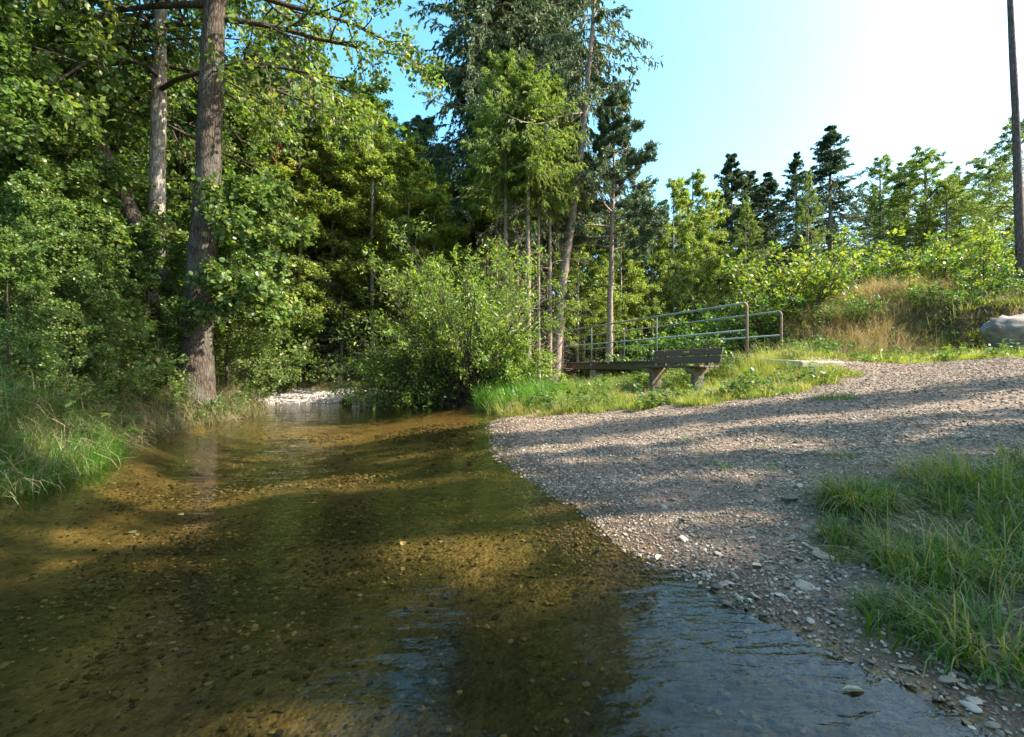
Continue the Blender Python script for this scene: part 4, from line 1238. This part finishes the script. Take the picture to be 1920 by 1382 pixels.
for i, (x, y, H, pp, pH, sx) in enumerate([(7.4, 1.2, 15, hpine, 16, 1), (9.9, 5.8, 16, hpine, 16, .75), (13.5, .3, 15, beech, 15, 1), (17, -2.5, 16, beech, 15, 1), (11.5, -4, 14, beech, 15, 1), (9.8, -2.6, 12, beech, 15, .9), (21, .8, 17, beech, 15, 1), (14.5, -7, 15, beech, 15, 1),
                                       (16, 3.0, 16, pine, 15, .55), (20, 4.9, 18, spruce, 14, .45), (14, 5.4, 13, larch, 13, .4), (23, 1.6, 17, beech, 15, .8)]):
    o = copy_tree(pp, (x, y, gz(x, y) - .05), i * 1.3, (H / pH * sx, H / pH * sx, H / pH))
    for kk in ('group',):
        if kk in o: del o[kk]
    tag(o, 'tree beyond the right edge whose shadow falls across the gravel and water', 'tree', 'trees to the right of the view')

# --- bushes
willow = make_bush('willow_bush', 130, 4.1, 2.4, .11, 'willow_leaf', stems=46, k2=9, k3=6, per=9, tmpl=NA * np.array([1, 1.3, 1]), base=.5)
wl = at(877, 12.0)
willow.location = wl
tag(willow, 'large bright green willow bush hanging over the water beside the bridge', 'bush')
w2 = copy_tree(willow, at(800, 13.6), 2.0, (.6, .6, .36)); tag(w2, 'low grey green willow shrub left of the large willow bush', 'bush')
wb = make_bush('willow_bush', 140, 3.0, 2.6, .11, 'willow_leaf', stems=34, k2=8, k3=5, per=9, tmpl=NA * np.array([1, 1.3, 1]), base=.35, upright=.28, spreadaz=(math.pi * .98, .75), off=.06)
wb.location = at(885, 12.1); tag(wb, 'low willow boughs leaning left over the water at the foot of the large willow bush', 'bush')
wr = make_bush('willow_bush', 141, 1.9, 1.5, .11, 'willow_leaf', stems=26, k2=8, k3=5, per=9, tmpl=NA * np.array([1, 1.3, 1]), base=.6, upright=.75, spreadaz=(-.1, 1.1), off=.06)
wr.location = at(915, 12.0); tag(wr, 'willow boughs leaning right from the large bush to the left end of the bridge', 'bush')
w4 = copy_tree(willow, at(775, 12.7), 1.0, (.5, .5, .45)); tag(w4, 'small willow shrub touching the water at the left foot of the large willow bush', 'bush')

shrub = make_bush('leafy_shrub', 131, 1.8, 1.5, .085, 'weed_leaf', stems=22, k2=6, k3=4, per=6)
yshrub = make_bush('yellow_shrub', 132, 2.2, 1.5, .09, 'sapling_leaf', stems=20, k2=6, k3=4, per=6)
sap = make_broadleaf('sapling', 133, 2.6, .022, .15, .95, .09, 'dark_bark', 'sapling_leaf', n1=22, k2=5, k3=3, per=5, sides=6, e1=(.9, .3), base=.65)
for i, (pp, pH, px, Y, H, lab, cat) in enumerate([
    (shrub, 1.8, 1190, 16.0, 1.7, 'leafy shrub seen through the middle of the bridge rails', 'shrub'),
    (shrub, 1.8, 1270, 14.5, 2.3, 'tall leafy shrub rising above the rail near the second post', 'shrub'),
    (shrub, 1.8, 1340, 14.6, 1.8, 'leafy shrub behind the bench and rail', 'shrub'),
    (shrub, 1.8, 1120, 17.8, 1.5, 'low shrub between the leaning trunk and the lone pine', 'shrub'),
    (shrub, 1.8, 1400, 15.5, 2.1, 'leafy shrub behind the tall rail end post', 'shrub'),
    (shrub, 1.8, 1060, 21.5, 1.5, 'shrub behind the far end of the bridge rails', 'shrub'),
    (yshrub, 2.2, 1440, 15.5, 2.9, 'light green shrub above the end of the bridge rail', 'shrub'),
    (yshrub, 2.2, 1505, 15.0, 2.7, 'broad glossy shrub at the left end of the hill', 'shrub'),
    (yshrub, 2.2, 1580, 16.5, 2.3, 'yellow green shrub on the hill left of the straw mound', 'shrub'),
    (shrub, 1.8, 1640, 17.5, 2.2, 'green shrub behind the straw mound', 'shrub'),
    (yshrub, 2.2, 1700, 17.0, 2.2, 'yellow green shrub behind the right end of the straw mound', 'shrub'),
    (sap, 2.6, 1705, 13.8, 1.3, 'small yellow sapling in the straw mound', 'sapling'),
    (sap, 2.6, 1845, 12.9, 1.9, 'yellow green sapling growing above the earth bank', 'sapling'),
    (yshrub, 2.2, 1790, 15.5, 2.0, 'yellow shrub beside the sapling on the hill', 'shrub'),
    (shrub, 1.8, 1900, 14.2, 2.3, 'green shrub around the base of the bare trunk', 'shrub'),
    (shrub, 1.8, 1600, 13.6, 1.0, 'small green shrub on the left shoulder of the straw mound', 'shrub'),
    (shrub, 1.8, 1770, 13.0, 1.1, 'green shrub right of the straw mound above the earth bank', 'shrub'),
    (shrub, 1.8, 1900, 12.8, 1.2, 'green shrub growing over the edge of the earth bank', 'shrub'),
    (shrub, 1.8, 1530, 12.4, .8, 'low green shrub at the foot of the hill beside the rail end', 'shrub'),
    (yshrub, 2.2, 1870, 16, 2.6, 'yellow leafed shrub behind the sapling', 'shrub'),
    (shrub, 1.8, 90, 8.3, 1.2, 'low shrub in the shade of the left bank', 'shrub'),
    (shrub, 1.8, 420, 11.5, 1.3, 'low shrub behind the small inlet of the left bank', 'shrub'),
    (shrub, 1.8, 720, 15.0, 1.2, 'low shrub at the right end of the beach', 'shrub'),
]):
    place(pp, px, Y, H, pH, rz=i * 1.1, label=lab, cat=cat, sxy=1.15)

# ------------------------------------------------------------------ bridge
def simple_mat(name, c0, c1, scale=8, rough=.6, metal=0.0, bump=.2, stretch=(1, 1, 1), spec=.4):
    m, nt, out = new_mat(name)
    n = N(nt)
    tc = n('ShaderNodeTexCoord')
    mp = n('ShaderNodeMapping', {'Vector': (tc, 'Object'), 'Scale': stretch})
    nz = n('ShaderNodeTexNoise', {'Vector': mp, 'Scale': scale, 'Detail': 8.0, 'Roughness': .65})
    rp = n.ramp((nz, 'Fac'), [(0.3, c0), (0.7, c1)])
    bp = n('ShaderNodeBump', {'Strength': bump, 'Distance': .01, 'Height': (nz, 'Fac')})
    bs = n('ShaderNodeBsdfPrincipled', {'Base Color': rp, 'Roughness': rough, 'Metallic': metal, 'Specular IOR Level': spec, 'Normal': bp})
    nt.links.new(bs.outputs[0], out.inputs[0])
    return m
M['rail_paint'] = simple_mat('rail_paint', (0.17, 0.24, 0.21), (0.3, 0.37, 0.33), 14, .45, .1)
M['rail_rust'] = simple_mat('rail_rust', (0.16, 0.10, 0.06), (0.32, 0.24, 0.17), 20, .7)
M['old_wood'] = simple_mat('old_wood', (0.05, 0.042, 0.03), (0.17, 0.145, 0.1), 5, .85, 0, .5, (1, 12, 12))
M['bench_wood'] = simple_mat('bench_wood', (0.075, 0.05, 0.038), (0.15, 0.105, 0.08), 4, .6, 0, .3, (1.5, 16, 16))
M['concrete'] = simple_mat('concrete', (0.2, 0.17, 0.12), (0.4, 0.35, 0.27), 7, .9, 0, .5)
M['slab_concrete'] = simple_mat('slab_concrete', (0.26, 0.23, 0.18), (0.42, 0.38, 0.31), 9, .9, 0, .3)
M['leg_stone'] = simple_mat('leg_stone', (0.10, 0.08, 0.055), (0.24, 0.2, 0.145), 7, .9, 0, .6)
M['brass'] = simple_mat('brass', (0.5, 0.38, 0.12), (0.65, 0.52, 0.2), 30, .4, .6)
M['rock'] = simple_mat('rock', (0.07, 0.065, 0.06), (0.34, 0.32, 0.29), 4, .85, 0, .8)
M['log'] = bark_mat('log_bark', (0.02, 0.015, 0.01), (0.12, 0.095, 0.07), scale=8)

DECK = 1.12
bdir = np.array([-.365, .931, 0]); bnor = np.array([.931, .365, 0])
B0 = np.array([4.85, 9.8, 0])
bridge = empty('footbridge', (B0[0], B0[1], DECK), math.atan2(bdir[1], bdir[0]))
tag(bridge, 'narrow wooden footbridge with grey green tubular steel railings over the stream', 'bridge')
# local frame: x along the bridge (away), y to the left of it (towards the viewer's left); far railing at y = -W
W = 1.8
Lb = 11.2
g = Geo()
for sy in (.04, -W - .04):
    box(g, (Lb / 2 + .1, sy - (.02 if sy > 0 else -.02), -.15), (Lb, .12, .2), bev=.01)
g.build('beam', M['old_wood'], bridge)
rngb = np.random.default_rng(4)
pg = Geo(); box(pg, (0, 0, 0), (.14, W + .22, .045), bev=.006)
plank0 = pg.build('plank', M['old_wood'], bridge)
npl = int(Lb / .15)
for i in range(npl):
    o = plank0 if i == 0 else plank0.copy()
    if i: COL.objects.link(o)
    o.location = (.05 + i * .15, -W / 2, -.025 + rngb.normal(0, .003)); o.rotation_euler = (0, 0, rngb.normal(0, .004))
def pier(x, wz):
    g = Geo(); box(g, (x, -W / 2, -.255 - wz / 2), (.32, W + .1, wz), bev=.02)
    return g.build('abutment', M['concrete'], bridge)
pier(6.1, .95); pier(10.6, 1.0); pier(.7, .5)
slab = empty('concrete_slab', (0, 0, 0))
bpy.data.objects.remove(slab)
g = Geo()
R3 = np.array([[bdir[0], -bdir[1], 0], [bdir[1], bdir[0], 0], [0, 0, 1]])
c0 = np.array([5.62, 9.35, 0])
tl = math.radians(4)
Rt = R3 @ np.array([[math.cos(tl), 0, -math.sin(tl)], [0, 1, 0], [math.sin(tl), 0, math.cos(tl)]])
box(g, (c0[0], c0[1], 1.005), (.95, 1.15, .12), Rt, .02)
so = g.build('ramp_slab', M['slab_concrete'], bridge)
so.matrix_parent_inverse = (Matrix.Translation(bridge.location) @ Matrix.Rotation(bridge.rotation_euler[2], 4, 'Z')).inverted()

def tube_obj(name, path, r, mat, parent, sides=12, smooth=True):
    g = Geo()
    P = np.array(path, float)
    tubes(g, P[None], np.full((1, len(P)), r), sides)
    return g.build(name, mat, parent, smooth=smooth)

def railing(y, x_start, x_end, posts, parent):
    top, mid = 1.12, .56
    # top rail bends down into the end post
    arc = [(x_start + .09 * (1 - math.sin(a)), y, top - .09 * (1 - math.cos(a))) for a in np.linspace(0, math.pi / 2, 6)]
    arc = [(x_start + .09 - .09 * math.sin(a), y, top - .09 + .09 * math.cos(a)) for a in np.linspace(0, math.pi / 2, 6)]
    tube_obj('top_rail', [(x_end, y, top), (x_start + .4, y, top)] + arc[:1], .024, M['rail_paint'], parent)
    o = tube_obj('end_post', arc + [(x_start, y, .6), (x_start, y, -.25)], .027, M['rail_rust'], parent)
    o['label'] = 'rusty bent end post'
    tube_obj('middle_rail', [(x_end, y, mid), (x_start, y, mid)], .02, M['rail_paint'], parent)
    for p in posts:
        tube_obj('post', [(p, y, top), (p, y, -.22)], .022, M['rail_paint'], parent)
        g = Geo(); box(g, (p, y + (.0 if y > -1 else 0), -.1), (.07, .075, .12), bev=.008)
        g.build('bracket', M['rail_paint'], parent)
railing(.07, 0.0, 11.0, [2.85, 6.1, 8.9, 10.9], bridge)
railing(-W - .07, 0.8, 11.6, [4.0, 7.1, 9.9, 11.5], bridge)

# ------------------------------------------------------------------ bench
br = np.array([3.72, 8.65, 0]); bl = np.array([3.02, 10.45, 0])
bc = (br + bl) / 2
ax = norm(bl - br); Lbn = np.linalg.norm(bl - br)
bench = empty('park_bench', (bc[0], bc[1], .475), math.atan2(ax[1], ax[0]))
tag(bench, 'dark brown plank bench with stone legs facing the water in front of the bridge', 'bench')
# local: x along the bench, +y faces the water
th = math.radians(15)
def board(name, y, z, w, t, tilt, L=Lbn):
    g = Geo()
    R = np.array([[1, 0, 0], [0, math.cos(tilt), -math.sin(tilt)], [0, math.sin(tilt), math.cos(tilt)]])
    box(g, (0, y, z), (L, w, t), R, .006)
    return g.build(name, M['bench_wood'], bench)
board('backrest_plank', -.10, .745, .035, .125, th * .8)
board('backrest_plank', -.065, .60, .035, .125, th * .8)
for k, yy in enumerate((.03, .145, .26, .375)):
    board('seat_plank', yy, .455 + (.008 if k == 3 else 0), .105, .035, 0)
for bx in (-.62, .6):
    for by, bz in ((-.075, .775), (-.085, .72), (-.04, .63), (-.05, .575)):
        g = Geo(); tubes(g, np.array([[bx, by, bz], [bx, by + .012, bz + .002]])[None], np.array([[.011, .009]]), 8)
        g.build('bolt', M['rail_rust'], bench)
g = Geo(); Rp = np.array([[1, 0, 0], [0, math.cos(th * .8), -math.sin(th * .8)], [0, math.sin(th * .8), math.cos(th * .8)]])
box(g, (-.05, -.078, .752), (.17, .004, .045), Rp, .001)
pl = g.build('plaque', M['brass'], bench); pl['label'] = 'small brass plaque'
for s in (-.62, .6):
    g = Geo()
    # trapezoid stone leg with cross head
    prof = np.array([(.02, -.45), (.30, -.45), (.27, .32), (.40, .36), (.42, .437), (-.06, .437), (-.05, .36), (.05, .32)])
    k = len(prof)
    V = np.concatenate([np.column_stack([np.full(k, s - .055), prof]), np.column_stack([np.full(k, s + .055), prof])])
    sidesq = np.array([[i, (i + 1) % k, k + (i + 1) % k, k + i] for i in range(k)])
    g.add(V, [sidesq, np.arange(k)[None, ::-1], (np.arange(k) + k)[None]])
    o = g.build('leg', M['leg_stone'], bench)
    md = o.modifiers.new('bevel', 'BEVEL'); md.width = .012; md.segments = 2
    g = Geo(); R = Rp
    box(g, (s, -.105, .615), (.07, .04, .4), Rp, .005)
    g.build('back_bracket', M['old_wood'], bench)

# ------------------------------------------------------------------ rocks, log, leaves, tufts
def rock(name, px, Y, s, seed, label, mat='rock', z=None, cat='rock'):
    r = np.random.default_rng(seed)
    V, Fc = stone_geo(r, 4)
    V = V * (1 + .35 * (vnoise(V[:, 0] * 1.7 + 9, V[:, 1] * 1.7 + V[:, 2] * 1.3, seed + 7) - .5)[:, None] + .12 * (vnoise(V[:, 0] * 3 + 5, V[:, 1] * 3 + V[:, 2] * 2, seed) - .5)[:, None] + .05 * (vnoise(V[:, 0] * 9, V[:, 2] * 9 + V[:, 1] * 4, seed + 3) - .5)[:, None])
    g = Geo(); g.add(V * np.array(s), Fc)
    o = g.build(name, M[mat], smooth=True)
    x = PX(px, Y)
    o.location = (x, Y, (gz(x, Y) + s[2] * .25) if z is None else z)
    tag(o, label, cat)
    return o
M['earth'] = simple_mat('earth', (0.03, 0.022, 0.014), (0.16, 0.11, 0.07), 5, .95, 0, 1.0)
rock('rock', 1925, 10.9, (1.0, .6, 1.35), 3, 'pale grey boulder at the foot of the earth bank at the right edge', z=1.55)
rock('rock', 648, 12.3, (.16, .12, .2), 4, 'small dark stone standing in the water before the beach', 'dark_bark', z=.03)

# arching fallen stem below the willow
g = Geo()
fp = [(PX(735, 12.0), 12.0, ZPY(712, 12)), (PX(765, 12.0), 12.0, ZPY(717, 12)), (PX(800, 12), 12.0, ZPY(715, 12)), (PX(845, 11.9), 11.9, ZPY(723, 12)), (PX(880, 11.8), 11.8, ZPY(732, 12)), (PX(910, 11.7), 11.7, ZPY(742, 12)), (PX(940, 11.7), 11.7, ZPY(750, 12))]
fpp = trunk_path(1, 24, rng, path=fp)
tubes(g, fpp[None], np.linspace(.03, .10, 24)[None], 10, wob=.12, rng=rng)
tag(g.build('fallen_log', M['log'], smooth=True), 'dark fallen stem arching over the water below the willow bush', 'log')

# foreground grass tufts
def tuft(px, py, n, h, lean, spread, label, seed, w=.0065, tint=None, name='grass_tuft', mat='tuft_blade', extra=0):
    r = np.random.default_rng(seed)
    g = Geo(); blades(g, n, r, h, w, lean, spread, 4, curl=.9, tint=tint)
    if extra: blades(g, extra, r, (h[1] * .9, h[1] * 1.5), w * .8, lean * 1.3, spread, 4, curl=.7, tint=.9)
    o = g.build(name, M[mat])
    x, y = unproj(px, py)
    o.location = (x, y, gz(x, y))
    tag(o, label, 'grass')
    return o
tuft(1610, 950, 1100, (.14, .30), .75, .16, 'dense round green grass tuft at the upper left of the foreground grass', 1, extra=30)
tuft(1780, 900, 420, (.15, .32), .6, .25, 'wispy grass tuft with brown stems behind the round tuft', 2, tint=.7, extra=50)
tuft(1890, 930, 420, (.15, .34), .6, .25, 'olive grass tuft at the right edge below the gravel', 3, tint=.55, extra=30)
tuft(1740, 1080, 520, (.14, .3), .7, .18, 'grass tuft with bowed seed stems in the middle of the foreground grass', 4, extra=40)
tuft(1900, 1080, 520, (.15, .32), .7, .25, 'long grass tuft at the right edge of the foreground', 5, extra=30)
tuft(1860, 1220, 520, (.13, .26), .8, .2, 'shaded dark green grass tuft near the bottom right corner', 6, extra=20)
tuft(1730, 1170, 300, (.08, .18), .8, .14, 'small grass tuft hanging towards the water', 7)
tuft(1660, 1150, 160, (.05, .13), .9, .10, 'sparse tuft between the stones near the waterline', 11)
tuft(1580, 860, 120, (.05, .12), .8, .1, 'tiny tuft above the round green tuft', 12)
tuft(1590, 1010, 220, (.06, .14), .8, .12, 'short thin grass tuft left of the foreground grass', 8)
tuft(1568, 700, 260, (.1, .22), .6, .2, 'isolated grass tuft on the gravel beside the bridge slab', 9, tint=.75)
tuft(1565, 748, 300, (.08, .18), .8, .25, 'isolated dark green grass tuft on the shaded gravel', 10, tint=.4)
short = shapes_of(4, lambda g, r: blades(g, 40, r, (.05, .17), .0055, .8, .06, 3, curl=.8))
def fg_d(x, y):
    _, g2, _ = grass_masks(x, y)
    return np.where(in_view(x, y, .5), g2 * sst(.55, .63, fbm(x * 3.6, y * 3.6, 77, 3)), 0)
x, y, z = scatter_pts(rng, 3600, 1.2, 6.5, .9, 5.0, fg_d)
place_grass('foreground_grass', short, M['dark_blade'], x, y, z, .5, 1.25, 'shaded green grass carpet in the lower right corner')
def sprout_d(x, y):
    return np.exp(-(((x - 1.9) / .7) ** 2 + ((y - 4.0) / .9) ** 2)) * .9
x, y, z = scatter_pts(rng, 60, .6, 3.4, 2.2, 5.4, sprout_d)
place_grass('grass_sprouts', short, M['fresh_blade'], x, y, z, .3, .6, 'tiny green grass sprouts scattered on the gravel')

# fallen leaves
def litter_d(x, y):
    d = poly_sd(WATER, x, y); wL, wF = weights(x, y)
    return np.where((d > -.02) & in_view(x, y), (1 - wL) * (1 - wF) * (.15 + np.exp(-np.abs(d - .15) / .15)), 0)
lx, ly, lz = scatter_pts(rng, 1500, -.4, 5, 1.0, 8, litter_d)
def flake(g, r):
    T = RO * np.array([1, r.uniform(.3, .9), 3]) + r.normal(0, .04, RO.shape); g.add(T, ROF, np.full(6, r.random()))
def twig(g, r):
    p = np.cumsum(np.concatenate([[[0, 0, .1]], r.normal(0, .2, (4, 3)) * [1, 1, .2] + [.7, 0, 0]]), 0); tubes(g, p[None], np.full((1, 5), .05), 4)
M['litter'] = leaf_mat('litter', (0.08, 0.05, 0.025), (0.2, 0.13, 0.06), (0.42, 0.34, 0.18), instance=True, rough=.7, spec=.2, trans=.1)
n_ = len(lx); s_ = rng.uniform(.008, .028, n_)
scatter('leaf_litter', shapes_of(4, flake) + shapes_of(3, twig), M['litter'], np.stack([lx, ly, lz + .012], -1), np.stack([rng.normal(0, .2, n_), rng.normal(0, .2, n_), rng.random(n_) * 6.28], -1), np.stack([s_] * 3, -1), 'small dead leaves and twigs lying on the gravel by the waterline', 'litter')
leafm = simple_mat('dead_leaf', (0.3, 0.24, 0.12), (0.5, 0.44, 0.3), 20, .6)
yl = simple_mat('yellow_leaf', (0.4, 0.22, 0.06), (0.5, 0.32, 0.1), 20, .5)
def leaf(px, py, s, mt, lab, z=None):
    g = Geo(); T = RO * np.array([1, .8 if px < 1500 else .25, 2.5]); g.add(T * s, ROF)
    o = g.build('fallen_leaf', mt)
    if z is None: x, y = unproj(px, py); zz = gz(x, y) + .012
    else: y = (CAM_H - z) * F / (py - 691); x = (px - 960) / F * y; zz = z
    o.location = (x, y, zz); o.rotation_euler = (0.05, .05, (px * 13) % 6)
    tag(o, lab, 'leaf')
leaf(345, 966, .07, yl, 'brown leaf floating in the middle of the dark water', .006)
leaf(255, 1000, .08, yl, 'orange leaf floating left of the brown one', .006)
leaf(755, 1015, .05, yl, 'small orange leaf floating in the centre of the stream', .006)
leaf(1240, 1048, .05, leafm, 'cream leaf lying at the waterline of the gravel', None)
leaf(1410, 1065, .05, leafm, 'pale grey green leaf lying on the gravel', None)
leaf(1578, 1292, .07, leafm, 'pale leaf blade floating near the bottom right shore', .006)
leaf(1650, 920 + 500 - 0, .05, leafm, 'pale leaf under the foreground grass', None) if False else None
